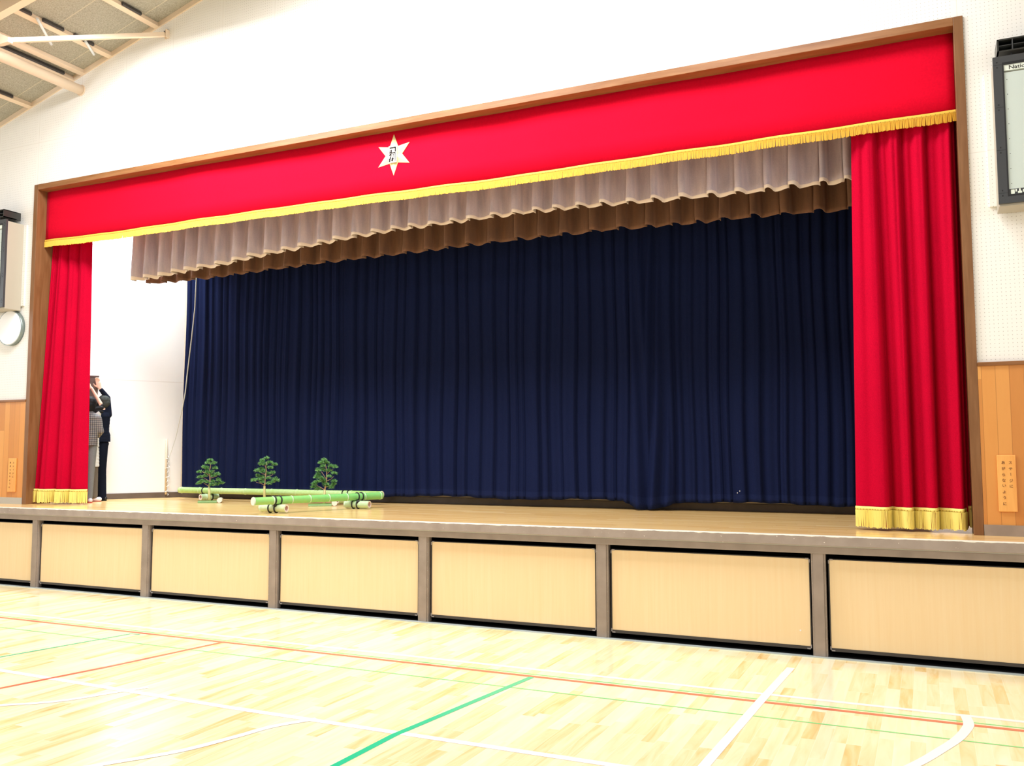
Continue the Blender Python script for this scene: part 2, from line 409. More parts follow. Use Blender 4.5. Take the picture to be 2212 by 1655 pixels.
line([(3.66, -1.60), (3.56, -1.62), (3.33, -2.85), (3.2, -3.9)], 0.030, M['lteal'])
line([(4.62, -1.56), (4.46, -2.60), (4.26, -3.55), (4.2, -4.2)], 0.040, M['lred'])
line([(9.40, -0.46), (9.34, -1.56), (9.28, -2.9), (9.22, -4.4)], 0.062, M['lwhite'])
line([(10.60, -1.36), (10.61, -1.50), (10.60, -1.62), (10.54, -1.88), (10.44, -2.16), (10.32, -2.46), (10.1, -2.9), (9.8, -3.3)], 0.062, M['lwhite'])
line([(4.2, -4.2), (4.66, -3.78), (4.96, -3.52), (5.14, -3.17), (5.24, -2.99)], 0.05, M['lwhite'])
line([(6.1, -4.6), (6.30, -4.27), (6.50, -3.96), (6.61, -3.63), (6.68, -3.37), (6.83, -3.12)], 0.055, M['lwhite'])

# gable wall above and beside the proscenium
gw = MB()
def wallpoly(pts): gw.prism([(x, YW, z) for x, z in pts], (0, 0.16, 0))
wallpoly([(X0, 1.0), (XL, 1.0), (XL, roofz(XL)), (X0, roofz(X0))])
wallpoly([(XR, 1.0), (X1, 1.0), (X1, roofz(X1)), (XR, roofz(XR))])
wallpoly([(XL, ZT), (XR, ZT), (XR, roofz(XR)), (XC, roofz(XC)), (XL, roofz(XL))])
wb = struct(gw.build('wall_back', M['perf']), 'white perforated gable wall around the stage opening', 'wall')
for xa, xb, nm in ((X0, XL-0.001, 'left'), (XR+0.001, X1, 'right')):
    w = MB().box(xa, xb, YW-0.02, YW, 1.09, 2.415).build('wainscot', M['wainscot'], wb)
    MB().box(xa, xb, YW-0.035, YW, 2.415, 2.448, 0.004).build('cap_rail', M['trimwood_h'], wb)
    struct(MB().box(xa, xb, YW-0.03, YW, 1.0, 1.09).build('baseboard_'+nm, M['greyedge'] if nm == 'left' else M['taupe']), None)
# proscenium frame: face boards and deep reveal
YR = 0.95
fr = MB()
fr.box(XL, XL+TW, YW-0.022, YR, 1.0, ZT, 0.003); fr.box(XR-TW, XR, YW-0.022, YR, 1.0, ZT, 0.003)
f1 = struct(fr.build('trim_1', M['trimwood']), 'brown wooden side jambs of the stage opening', 'trim')
struct(MB().box(XL+TW, XR-TW, YW-0.022, YR, ZT-TW, ZT, 0.003).build('trim_2', M['trimwood_h']), 'brown wooden header board over the stage opening', 'trim')
# gable edge strip
ge = MB()
for sgn in (1, -1):
    xa, xb = (X0, XC) if sgn == 1 else (XC, X1)
    ge.prism([(xa, YW-0.02, roofz(xa)-0.07), (xb, YW-0.02, roofz(xb)-0.07), (xb, YW-0.02, roofz(xb)), (xa, YW-0.02, roofz(xa))], (0, 0.02, 0))
struct(ge.build('trim_3', M['steel']), 'cream strip along the gable slope', 'trim')

# roof
rb = MB()
for xa, xb in ((X0, XC), (XC, X1)):
    rb.prism([(xa, Y0, roofz(xa)), (xb, Y0, roofz(xb)), (xb, Y0, roofz(xb)+0.12), (xa, Y0, roofz(xa)+0.12)], (0, YW+0.3-Y0, 0))
struct(rb.build('ceiling', M['ceiling']), 'sloping wood wool board roof lining', 'ceiling')
PUR = [(1.323, True), (0.474, True), (-0.046, False), (-0.253, False), (-1.09, True)]
for i, (x, slots) in enumerate(PUR):
    b = MB(); z = roofz(x)
    Mx = Matrix.Translation((x, (YW-6.0)/2, z-0.035)) @ Matrix.Rotation(-math.atan(SL), 4, 'Y')
    b.obox(Mx, 0.075, YW+6.0-0.02, 0.06)
    b.mi = 1
    if slots:
        y = 0.30
        while y > -5.5:
            My = Matrix.Translation((x+0.05, y-0.19, z-0.022)) @ Matrix.Rotation(-math.atan(SL), 4, 'Y')
            b.obox(My, 0.03, 0.30, 0.04); y -= 0.46
    elif i in (3,):
        My = Matrix.Translation((x+0.05, -2.6, z-0.02)) @ Matrix.Rotation(-math.atan(SL), 4, 'Y'); b.obox(My, 0.035, 6.0, 0.04)
    lab = ['rightmost seen, high on the gable slope', 'with dark slots, meeting the wall just below the strut end', 'plain, between the slotted purlin and the dark-edged one', 'with a long dark edge, just above the round pipe', 'with dark slots, lowest at the left picture edge'][i]
    tag(b.build('roof_purlin', [M['steel'], M['darkgrey']], None, (x, YW, z)), 'cream steel roof purlin, '+lab, 'roof beam', 'steel purlins under the roof lining')
# round pipe running along the hall to the gable wall
b = MB(); px, pz = -0.072, 6.725
b.tube([(px, YW-0.005, pz), (px, -6, pz)], 0.068, 24)
pp = tag(b.build('roof_pipe', M['steel'], None, (px, YW, pz)), 'thick round cream pipe ending against the gable wall', 'pipe')
b = MB(); b.tube([(px, YW-0.001, pz), (px, YW-0.014, pz)], 0.078, 24); b.build('end_flange', M['steel'], pp)
# truss: rafter, bottom node with gusset, strut to the wall
Y_T = -1.0
tr = thing('roof_truss', (0.53, Y_T, 6.64), 'cream steel roof truss with gusset at the top left corner', 'roof truss')
b = MB()
p0 = Vector((-1.2, Y_T, roofz(-1.2)-0.62)); p1 = Vector((2.6, Y_T, roofz(2.6)-0.16))
q0 = at(-60, 66, 1, Y_T); q1 = at(140, -46, 1, Y_T); dq = (q1-q0); 
b.prism([q0+Vector((0, 0, -0.07)), q0+dq*1.6+Vector((0, 0, -0.07)), q0+dq*1.6+Vector((0, 0, 0.07)), q0+Vector((0, 0, 0.07))], (0, -0.10, 0))
b.build('rafter', M['steel'], tr)
nd = at(6, 88, 1, Y_T)
b = MB(); b.prism([at(-25, 70, 1, Y_T), at(8, 76, 1, Y_T), at(28, 84, 1, Y_T), at(27, 94, 1, Y_T), at(8, 100, 1, Y_T), at(-25, 104, 1, Y_T)], (0, -0.06, 0)); b.build('gusset_plate', M['steel'], tr)
b = MB(); ws = Vector((1.50, YW-0.04, 7.195)); d = ws-nd; Ms = Matrix.Translation((ws+nd)/2) @ d.to_track_quat('Y', 'Z').to_matrix().to_4x4()
b.obox(Ms, 0.05, d.length, 0.055, 0.004); b.build('strut', M['steel'], tr)
b = MB(); b.box(1.47, 1.545, YW-0.012, YW-0.001, 7.15, 7.255); b.box(1.53, 1.545, YW-0.06, YW-0.012, 7.15, 7.255); b.mi = 1; b.prism([(1.44, YW-0.03, 7.235), (1.53, YW-0.03, 7.235), (1.53, YW-0.03, 7.27)], (0, 0.02, 0)); b.build('wall_bracket', [M['steel'], M['darkgrey']], tr)
for (u0, v0, u1, v1), lb in (((80, 40, 111, 96), 'thin pale brace rod nearest the truss gusset'), ((185, 90, 203, 118), 'thin pale brace rod just below the wall strut')):
    def rp(u, v, dz=0.1):
        d = fwd + r2*((u-W/2)/F) - u2*((v-H/2)/F); a = SL
        t = (6.562+a*(CAM.x+1.596)-dz-CAM.z)/(d.z-a*d.x); return CAM+d*t
    a_, b_ = rp(u0, v0), rp(u1, v1); b = MB(); b.tube([a_, b_], 0.017, 8)
    tag(b.build('brace_rod', M['rod'], None, b_), lb, 'rod', 'brace rods under the roof')

# side walls of the hall (outside the picture) with tall window openings
for xs, nm in ((X0, 'left'), (X1, 'right')):
    b = MB(); xa, xb = (xs-0.15, xs) if nm == 'left' else (xs, xs+0.15)
    top = roofz(xs)
    b.box(xa, xb, Y0, YW, 0, 2.5); b.box(xa, xb, Y0, YW, 5.2, top)
    for k in range(6):
        y = YW-k*2.2; b.box(xa, xb, y-0.5, y, 2.5, 5.2)
    struct(b.build('wall_'+nm, M['white']), 'white side wall of the hall with tall windows', 'wall')

struct(MB().box(X0, X1, Y0-0.15, Y0, 0, 9).build('wall_front', mat('added_end_wall', (0.22, 0.20, 0.17), 0.7)), 'unseen dark end wall added behind the viewer', 'wall')  # added out of view, kept dark so less low light reaches the backdrop

# ---------------------------------------------------------------- stage platform
XS0, XS1 = X0+0.005, X1-0.005
st = thing('stage', (4.96, 0, 0), 'raised wooden stage platform with taupe painted front edge', 'stage')
b = MB(); b.box(XS0, XS1, 0.03, 3.3, 0.93, 1.0); b.build('stage_floor', M['stagefloor'], st)
b = MB(); b.box(XS0, XS1, 0.0, 0.06, 0.915, 1.001, 0.006); b.build('nosing', M['nosing'], st)['label'] = 'taupe front edge board with chipped white top'
b = MB(); b.box(XS0, XS1, 0.012, 0.06, 0.908, 0.915); b.mi = 1; b.box(XS0, XS1, 0.018, 0.075, 0.848, 0.908, 0.003); b.build('edge_rail', [M['greyedge'], M['taupe']], st)
b = MB(); b.box(XS0, XS1, 0.9, 0.94, 0, 0.93); b.box(XS0, XS1, 0.033, 0.9, 0.0015, 0.004); b.build('under_stage_shade', M['black'], st)  # black sheets stand for the shade behind and below the drawers
b = MB(); b.box(XS0, XS1, -0.018, 0.040, 0.0, 0.006); b.build('floor_rail', M['alu'], st)['label'] = 'pale metal strip on the floor below the drawers'
PP = 1.9016; PX = 0.0656; PW = 0.1155
for i in range(-2, 8):
    x = PX+i*PP; b = MB()
    b.box(x-PW/2+0.016, x+PW/2-0.016, 0.022, 0.10, 0.006, 0.848, 0.002)
    b.box(x-PW/2, x-PW/2+0.015, 0.030, 0.10, 0.006, 0.848); b.box(x+PW/2-0.015, x+PW/2, 0.030, 0.10, 0.006, 0.848)
    b.mi = 1
    for k in range(9):
        for s in (-1, 1): b.box(x+s*(PW/2-0.008)-0.002, x+s*(PW/2-0.008)+0.002, 0.0285, 0.032, 0.06+k*0.09, 0.064+k*0.09)
    b.build('post', [M['taupe'], M['greyedge']], st)
for xa, xb in ((XS0, PX-2*PP-PW/2), (PX-2*PP+PW/2, PX-PP-PW/2), (PX+6*PP+PW/2, PX+7*PP-PW/2), (PX+7*PP+PW/2, XS1)):
    if xb-xa > 0.1: MB().box(xa, xb, 0.06, 0.085, 0.006, 0.848).build('front_board', M['panelwood'], st)
DL = {-1: 'leftmost drawer front, cut off by the left picture edge', 0: 'drawer front below the left red curtain and the people', 1: 'drawer front below the leftmost pine tree',
      2: 'drawer front directly below the front bamboo pole', 3: 'drawer front, right of the one under the bamboo pole', 4: 'drawer front with a white speck, second from the right', 5: 'rightmost and largest drawer front, cut off by the picture edge'}
for i in range(-1, 6):
    xa = PX+i*PP+PW/2+0.018; xb = PX+(i+1)*PP-PW/2-0.012
    dr = thing('storage_drawer', ((xa+xb)/2, 0.07, 0.03), 'pale wood under-stage storage '+DL[i], 'drawer', 'storage drawers under the stage')
    b = MB(); b.box(xa+0.008, xb-0.008, 0.060, 0.085, 0.075, 0.800, 0.002)
    if i == 4: b.mi = 1; b.tube([(xb-0.09, 0.0605, 0.20), (xb-0.09, 0.0585, 0.20)], 0.007, 12)
    b.build('front_panel', [M['panelwood'], M['white']], dr)
    b = MB(); b.box(xa, xa+0.008, 0.056, 0.095, 0.05, 0.806); b.box(xb-0.008, xb, 0.056, 0.095, 0.05, 0.806); b.box(xa, xb, 0.056, 0.095, 0.05, 0.076); b.box(xa, xb, 0.058, 0.095, 0.799, 0.806)
    b.build('metal_edge', M['darkgrey'], dr)
    b = MB(); b.box(xa+0.02, xb-0.02, 0.095, 0.85, 0.06, 0.55); b.build('drawer_body', M['black'], dr)
    for cx, sx in ((xa, 1), (xb, -1)):
        for cz, sz in ((0.052, 1), (0.806, -1)):
            b = MB(); b.box(min(cx, cx+sx*0.035), max(cx, cx+sx*0.035), 0.053, 0.057, min(cz, cz+sz*0.03)+0.0, max(cz, cz+sz*0.03)) if False else None
            x_a, x_b = sorted((cx, cx+sx*0.038)); z_a, z_b = sorted((cz, cz+sz*0.010)); b.box(x_a, x_b, 0.052, 0.0565, z_a, z_b)
            x_a, x_b = sorted((cx, cx+sx*0.010)); z_a, z_b = sorted((cz, cz+sz*0.038)); b.box(x_a, x_b, 0.052, 0.0565, z_a, z_b)
            b.build('corner_cap', M['capgrey'], dr)

# ---------------------------------------------------------------- stage interior
def slant(x0, y0, x1, y1, z0, z1, th):
    d = Vector((x1-x0, y1-y0, 0)).normalized(); n = Vector((-d.y, d.x, 0))*th
    return [(x0, y0, z0), (x1, y1, z0), (x1, y1, z1), (x0, y0, z1)], n
YB = 2.95
pts, n = slant(-1.62, 0.75, -0.41, YB, 1.0, 6.2, 0.1)
b = MB(); b.prism(pts, n); struct(b.build('wall_stage_left', M['stagewall']), 'bright white slanted wing wall at the left of the stage', 'wall')
pts, n = slant(-1.62, 0.75, -0.41, YB, 1.0, 1.085, -0.018)
b = MB(); b.prism(pts, n); struct(b.build('baseboard_stage_left', M['brownbase']))
pts, n = slant(11.54, 0.75, 10.33, YB, 1.0, 6.2, -0.1)
b = MB(); b.prism(pts, n); struct(b.build('wall_stage_right', M['stagewall']), 'white slanted wing wall behind the right red curtain', 'wall')
struct(MB().box(-0.6, 10.6, YB, YB+0.12, 1.0, 6.2).build('wall_stage_back', M['cream']), 'cream back wall of the stage behind the navy curtain', 'wall')
struct(MB().box(-0.41, 10.33, YB-0.02, YB, 1.0, 1.088, 0.003).build('baseboard_stage_back', M['brownbase']))
struct(MB().box(-1.9, 11.8, 0.75, YB+0.12, 6.2, 6.3).build('ceiling_stage', M['cream']), 'ceiling over the stage', 'ceiling')

# ---------------------------------------------------------------- curtains
def sheet(name, mats, parent, nx, zs, fn, th=0.006, matfn=None, loc=None):
    """fn(t, z_index) -> Vector; t in 0..1 across the cloth"""
    bm = bmesh.new(); g = [[bm.verts.new(fn(i/nx, k)) for i in range(nx+1)] for k in range(len(zs))]
    for k in range(len(zs)-1):
        for i in range(nx):
            f = bm.faces.new((g[k][i], g[k][i+1], g[k+1][i+1], g[k+1][i])); f.smooth = True
            if matfn: f.material_index = matfn(k)
    b = MB(); b.bm.free(); b.bm = bm
    o = b.build(name, mats, parent, loc)
    md = o.modifiers.new('thickness', 'SOLIDIFY'); md.thickness = th; md.offset = 0
    return o
def interp(t, xs, ys):
    if t <= xs[0]: return ys[0]
    for i in range(len(xs)-1):
        if t <= xs[i+1]:
            k = (t-xs[i])/(xs[i+1]-xs[i]); return ys[i]+(ys[i+1]-ys[i])*k
    return ys[-1]
def fringe(name, parent, path, ztop, band, drop, spacing, mats, outward=-1, wig=0.004, eyelet=True):
    """band along path (list of xy), with hanging strands; one mesh"""
    b = MB(); n = len(path); zt = ztop if callable(ztop) else (lambda x: ztop)
    L = [0]
    for i in range(1, n): L.append(L[-1]+(Vector(path[i])-Vector(path[i-1])).length)
    def P(d):
        return Vector((interp(d, L, [p[0] for p in path]), interp(d, L, [p[1] for p in path])))
    prev = None
    steps = max(2, int(L[-1]/0.012))
    for i in range(steps+1):
        d = L[-1]*i/steps; p = P(d); q = (P(min(L[-1], d+0.01))-P(max(0, d-0.01))).normalized(); nn = Vector((q.y, -q.x))*0.006
        a = zt(p.x)
        row = [b.bm.verts.new((p.x+nn.x*k, p.y+nn.y*k, z)) for k, z in ((0.3, a-band), (1, a-band), (1.25, a-band*0.5), (1, a), (0.3, a))]
        if prev:
            for k in range(4):
                f = b.bm.faces.new((prev[k], row[k], row[k+1], prev[k+1])); f.smooth = True
        prev = row
    d = spacing/2; k = 0
    while d < L[-1]:
        p = P(d); q = (P(min(L[-1], d+0.01))-P(max(0, d-0.01))).normalized(); nn = Vector((q.y, -q.x))
        a = zt(p.x)-band*0.9; h = drop*(0.93+0.10*random.random()); o1 = random.uniform(-wig, wig); w = spacing*0.56
        base = Vector((p.x, p.y, 0))+Vector((nn.x, nn.y, 0))*0.004
        tv = Vector((q.x, q.y, 0)); nv = Vector((nn.x, nn.y, 0))
        b.mi = 0
        vs = []
        for z, off in ((a, 0), (a-h*0.5, o1*0.5), (a-h, o1)):
            c = base+tv*off+nv*(random.random()*0.004); c.z = z
            vs.append([b.bm.verts.new(c+tv*w*math.cos(u)+nv*w*math.sin(u)) for u in (0, 2*PI/3, 4*PI/3)])
        for r in range(2):
            for j in range(3): b.bm.faces.new((vs[r][j], vs[r][(j+1) % 3], vs[r+1][(j+1) % 3], vs[r+1][j]))
        if eyelet and k % 3 == 0:
            b.mi = 1
            c = base+nv*0.006; c.z = zt(p.x)-band*0.72; s = band*0.13
            b.poly([c+tv*(-s*0.7)+Vector((0, 0, -s)), c+tv*(s*0.7)+Vector((0, 0, -s)), c+tv*(s*0.7)+Vector((0, 0, s)), c+tv*(-s*0.7)+Vector((0, 0, s))])
            b.mi = 0
        d += spacing; k += 1
    return b.build(name, mats, parent)

# flat red valance with emblem and gold fringe
va = thing('valance', (4.96, YV, 5.45), 'long flat red valance with gold fringe across the top of the stage opening', 'curtain')
def vwave(x): return YV+0.006*math.sin(x*2.3)+0.004*math.sin(x*5.1+1)
def vbot(x): return interp(x, [-0.9, 0.5, 3.5, 6.4, 9.0, 10.8], [4.690, 4.672, 4.680, 4.655, 4.672, 4.680])+0.003*math.sin(x*7)
zsv = [5.47, 5.30, 5.1, 4.9, 4.7]
sheet('valance_cloth', M['redflat'], va, 160, zsv, lambda t, k: Vector((XL+TW+0.003+(XR-XL-2*TW-0.006)*t, vwave(XL+t*11.7)-0.001*k, zsv[k] if k < 4 else vbot(XL+t*11.7)-0.02)), 0.008)
path = [(XL+TW+0.004+i*0.05, vwave(XL+TW+i*0.05)-0.011) for i in range(232)]
path = [p for p in path if p[0] < XR-TW-0.004]; path.append((XR-TW-0.002, vwave(XR-TW)-0.011))
fringe('gold_fringe', va, path, lambda x: vbot(x)+0.028, 0.032, 0.080, 0.0125, [M['gold'], M['goldhole']], wig=0.004)
# six pointed star
cx, cz, R = 4.951, 5.130, 0.243
sb = MB(); ctr = sb.bm.verts.new((cx, YV-0.035, cz)); ring = []
for k in range(12):
    a = PI/2+k*PI/6; rr = R if k % 2 == 0 else R*0.46
    ring.append(sb.bm.verts.new((cx+math.cos(a)*rr, YV-0.014, cz+math.sin(a)*rr)))
back = [sb.bm.verts.new((v.co.x, YV-0.010, v.co.z)) for v in ring]
for k in range(12):
    sb.bm.faces.new((ctr, ring[(k+1) % 12], ring[k])); sb.bm.faces.new((ring[k], ring[(k+1) % 12], back[(k+1) % 12], back[k]))
sb.bm.faces.new(back)
bmesh.ops.recalc_face_normals(sb.bm, faces=sb.bm.faces)
em = sb.build('star_emblem', M['star'], va); em['label'] = 'pale gold six-pointed star emblem'
pl = MB(); pl.box(cx-0.055, cx+0.055, YV-0.040, YV-0.030, cz-0.100, cz+0.100, 0.003)
pl.mi = 1
def stroke(x0, z0, x1, z1, w):
    # emblem stroke in plate coordinates 0..1
    a = Vector((cx-0.05+0.1*x0, 0, cz-0.095+0.19*z0)); c = Vector((cx-0.05+0.1*x1, 0, cz-0.095+0.19*z1)); d = (c-a).normalized(); n = Vector((-d.z, 0, d.x))*w/2
    pl.prism([(p.x, YV-0.0405, p.z) for p in (a-n, c-n, c+n, a+n)], (0, -0.003, 0))
for s in ((0.10, .90, .92, .90, .014), (.88, .92, .88, .64, .012), (.10, .72, .40, .72, .008), (.34, .78, .34, .60, .010), (.08, .60, .36, .62, .012), (.30, .58, .88, .58, .009),
          (.08, .44, .34, .52, .014), (.32, .54, .30, .34, .008), (.30, .34, .14, .20, .012), (.14, .24, .10, .04, .016), (.56, .28, .44, .08, .022), (.86, .56, .88, .06, .005), (.54, .48, .68, .48, .006), (.54, .38, .68, .38, .006)): stroke(*s)
pl.build('emblem_plate', [M['starplate'], M['blackink']], em)

# brown pleated borders
def border(name, label, y0, x0, x1, ztop, hemfn, pitch, mats, seed, hem_h):
    rnd = random.Random(seed)
    xs = [x0]; ys = [y0]; x = x0
    while x < x1:
        p = pitch*rnd.uniform(0.82, 1.18); k = rnd.uniform(0.9, 1.2)
        for fx, dy in ((0.02, -0.085*k), (0.10, -0.098*k), (0.20, -0.092*k), (0.27, -0.060), (0.30, -0.02), (0.325, 0.035), (0.38, 0.045), (0.50, 0.036), (0.66, 0.020), (0.82, -0.004), (0.93, -0.012), (0.97, 0.0), (0.985, 0.015)):
            xs.append(x+p*fx); ys.append(y0+dy)
        x += p
    N = len(xs)
    zf = [0, 0.25, 0.5, 0.75, 0.9, 0.96, 1.0]
    bm = bmesh.new(); g = []
    for kk, fz in enumerate(zf):
        row = []
        for i in range(N):
            zb = hemfn(xs[i]); flare = 0.85+0.35*fz; ph = rnd.uniform(-1, 1)*0.0
            yy = y0+(ys[i]-y0)*flare-0.02*fz
            zz = ztop+(zb-ztop)*fz+(0.006*math.sin(i*0.7+seed) if fz == 1 else 0)
            if fz >= 0.9: yy += 0.004*math.sin(i*1.9)
            row.append(bm.verts.new((xs[i]+0.004*math.sin(i*1.3+kk), yy, zz)))
        g.append(row)
    for k in range(len(zf)-1):
        for i in range(N-1):
            f = bm.faces.new((g[k][i], g[k][i+1], g[k+1][i+1], g[k+1][i])); f.smooth = True
            f.material_index = 1 if k == len(zf)-2 else 0  # lowest strip takes the lit hem colour
    b = MB(); b.bm.free(); b.bm = bm
    o = b.build(name, mats, None, ((x0+x1)/2, y0, ztop)); tag(o, label, 'curtain')
    md = o.modifiers.new('thickness', 'SOLIDIFY'); md.thickness = 0.008; md.offset = 0
    return o
hx = [0.3, 0.83, 1.3, 1.83, 2.4, 3.15, 3.8, 4.52, 5.0, 6.2, 7.15, 7.98, 8.81, 9.71, 10.5]
hz = [4.136, 4.165, 4.20, 4.225, 4.28, 4.33, 4.375, 4.41, 4.415, 4.43, 4.413, 4.38, 4.354, 4.348, 4.345]
border('border_curtain', 'front pinkish-brown pleated velvet border hanging just behind the red valance', 1.32, 0.30, 10.8, 5.25, lambda x: interp(x, hx, hz)-0.012*(0), 0.262, [M['border'], M['borderhemlit']], 3, 0.03)
hx2 = [-0.17, 0.9, 1.97, 3.1, 4.46, 5.8, 7.0, 8.1, 8.8, 9.8, 10.4]; hz2 = [4.256, 4.249, 4.273, 4.294, 4.299, 4.314, 4.313, 4.283, 4.282, 4.247, 4.24]
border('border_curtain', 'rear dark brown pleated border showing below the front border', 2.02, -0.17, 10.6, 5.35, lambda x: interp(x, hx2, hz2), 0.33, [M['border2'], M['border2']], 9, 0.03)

# navy backdrop curtain
NX0, NX1 = -0.15, 10.40
def navy():
    rnd = random.Random(21); xs = [NX0]; x = NX0; prof = []
    while x < NX1:
        p = rnd.uniform(0.08, 0.23); prof.append((x, p, rnd.uniform(0.025, 0.060), rnd.uniform(0.25, 0.6))); x += p
    def fold(x):
        for (a, p, d, sk) in prof:
            if a <= x < a+p:
                t = (x-a)/p
                # flat face turning slowly forward, then a sharp step back
                return -d*(t/0.86)**0.6 - 0.008*math.sin(t*9+a*7) if t < 0.86 else -d*max(0.0, 1-((t-0.86)/0.14))**1.6 + 0.02*math.sin(PI*(t-0.86)/0.14)
        return 0
    zs = [5.3, 4.9, 4.6, 4.3, 4.0, 3.7, 3.4, 3.15, 2.9, 2.65, 2.4, 2.2, 2.0, 1.85, 1.7, 1.57, 1.45, 1.36, 1.28, 1.2, 1.15, 1.1]
    nx = 900
    xc, hw = colx(1397, 2.6, 1.1), 0.26
    def hem(x):
        z = 1.105+0.012*math.sin(x*3.1)+0.006*math.sin(x*17)
        e = (x-xc)/ (hw*1.15)
        if abs(e) < 1: z -= 0.084*math.cos(e*PI/2)**0.7
        return z
    base = [fold(NX0+(NX1-NX0)*i/nx) for i in range(nx+1)]
    def fn(t, k):
        x = NX0+(NX1-NX0)*t; i = round(t*nx); fz = (5.3-zs[k])/(5.3-1.1)
        z = zs[k] if k < len(zs)-1 else hem(x)
        if k >= len(zs)-4: z = zs[k]+(hem(x)-1.1)*(k-(len(zs)-5))/4.0
        y = 2.72+base[i]*(0.75+0.35*fz)+0.01*math.sin(x*1.7)
        # loose swag pulled down to the floor
        e = (x-xc)/(hw*(0.55+0.6*fz))
        if abs(e) < 1:
            bl = min(1, math.cos(e*PI/2)**0.7*1.1); amp = min(1, max(0, (fz-0.02)*2.6))
            v = -0.05-0.06*fz - (0.024+0.024*fz)*math.cos((abs(e)+1.05*fz+0.12*e)*PI*3.0)
            y = y*(1-bl*amp)+(2.72+v)*bl*amp
        return Vector((x+0.012*math.sin(z*2.1+x*3), y, z))
    o = sheet('backdrop_curtain', [M['navy'], M['navyhem']], None, nx, zs, fn, 0.006, lambda k: 1 if k >= len(zs)-3 else 0, (5.0, 2.72, 5.3))
    return o
nv = tag(navy(), 'dark navy pleated backdrop curtain across the rear of the stage', 'curtain')
b = MB()
for u, v in ((1593, 1065), (1598, 1061)):
    p = at(u, v, 1, 2.63); b.ball(p, 0.006, u=8, v=6)
b.build('white_pin', M['white'], nv)

# red side curtains
def red_curtain(name, label, folds, y0, ztop, zbot, mirror, strand, seed, mm=None, dep=1.0, rounded=False):
    """folds: list of x borders at the bottom and at the top"""
    rnd = random.Random(seed)
    t_ = thing(name, ((folds[0][0]+folds[-1][0])/2, y0, 1.0), label, 'curtain', None)
    per = 24; nf = len(folds)-1; NXX = nf*per
    zs = [ztop-(ztop-zbot)*k/24 for k in range(25)]
    amp = [rnd.uniform(0.85, 1.15) for _ in range(nf+1)]
    def prof(s):
        if rounded: return -0.02-rounded*max(0.0, math.sin(PI*s))**0.85 + 0.010*math.sin(s*PI*5)
        # broad lit face with small ripples, stepping back sharply at its end
        s_ = s if not mirror else 1-s
        if s_ < 0.82:
            q = s_/0.82; return -0.015-0.125*q**0.8 - 0.010*math.sin(q*PI*3.2)
        q = (s_-0.82)/0.18; return -0.140*max(0.0, 1-q)**1.2 - 0.015*q + 0.06*math.sin(q*PI)
    def P(i, fz):
        f = min(nf-1, i//per); s = (i-f*per)/per
        xa = folds[f][1]+(folds[f][0]-folds[f][1])*fz; xb = folds[f+1][1]+(folds[f+1][0]-folds[f+1][1])*fz
        k_ = min(1.0, abs(folds[f+1][0]-folds[f][0])/0.19) if rounded else 1.0
        y = y0+prof(s)*k_*amp[f]*(0.60+0.50*fz)*dep
        if rounded: y += 0.17*(i/NXX)-0.17+0.15*(1-fz)
        # small secondary ripples near the top
        y += 0.009*(1-fz)*math.sin(i*0.77+f)+0.004*math.sin(i*0.6+f*2)
        return xa+(xb-xa)*s, y
    sheet('curtain_cloth', mm or M['red'], t_, NXX, zs, lambda t, k: Vector((*P(round(t*NXX), k/24.0), zs[k])), 0.008)
    pts = [(P(i, 1.0)[0], P(i, 1.0)[1]-0.012) for i in range(NXX+1)]
    fringe('gold_fringe', t_, pts, zbot+0.175, 0.035, 0.155, 0.0095, [M['goldlight'], M['goldhole']], wig=0.004)
    return t_
yR = 0.86
bL = [54, 72, 87, 124, 154, 188]; tL = [98, 112, 128, 150, 172, 195]
FL = [(max(XL+TW+0.004+0.03*k, colx(u, 0.67+0.17*k/5, 1.0)), max(XL+TW+0.006+0.05*k, colx(v, 0.83+0.15*k/5, 4.65))) for k, (u, v) in enumerate(zip(bL, tL))]
red_curtain('side_curtain', 'left red velvet curtain with yellow fringe, in front of the three people', FL, 0.87, 4.95, 1.035, True, 0.0125, 4, None, 1.0, 0.115)
bR = [1851, 1935, 1979, 2034, 2092]; tR = [1840, 1893, 1945, 2000, 2060]
yR2 = 0.84
FR = [(colx(u, yR2, 1.0), colx(v, yR2, 4.62)) for u, v in zip(bR, tR)]
red_curtain('side_curtain', 'right wide red velvet curtain with deep folds and yellow fringe', FR, yR2, 4.95, 1.035, False, 0.0125, 5)
FN = [(colx(u, 0.92, 1.0), colx(v, 0.92, 4.62)) for u, v in ((2086, 2056), (2109, 2074))]
red_curtain('side_curtain', 'narrow dark red curtain strip squeezed beside the right wooden jamb', FN, 0.935, 4.95, 1.05, False, 0.0125, 6, M['reddark'], 0.25)

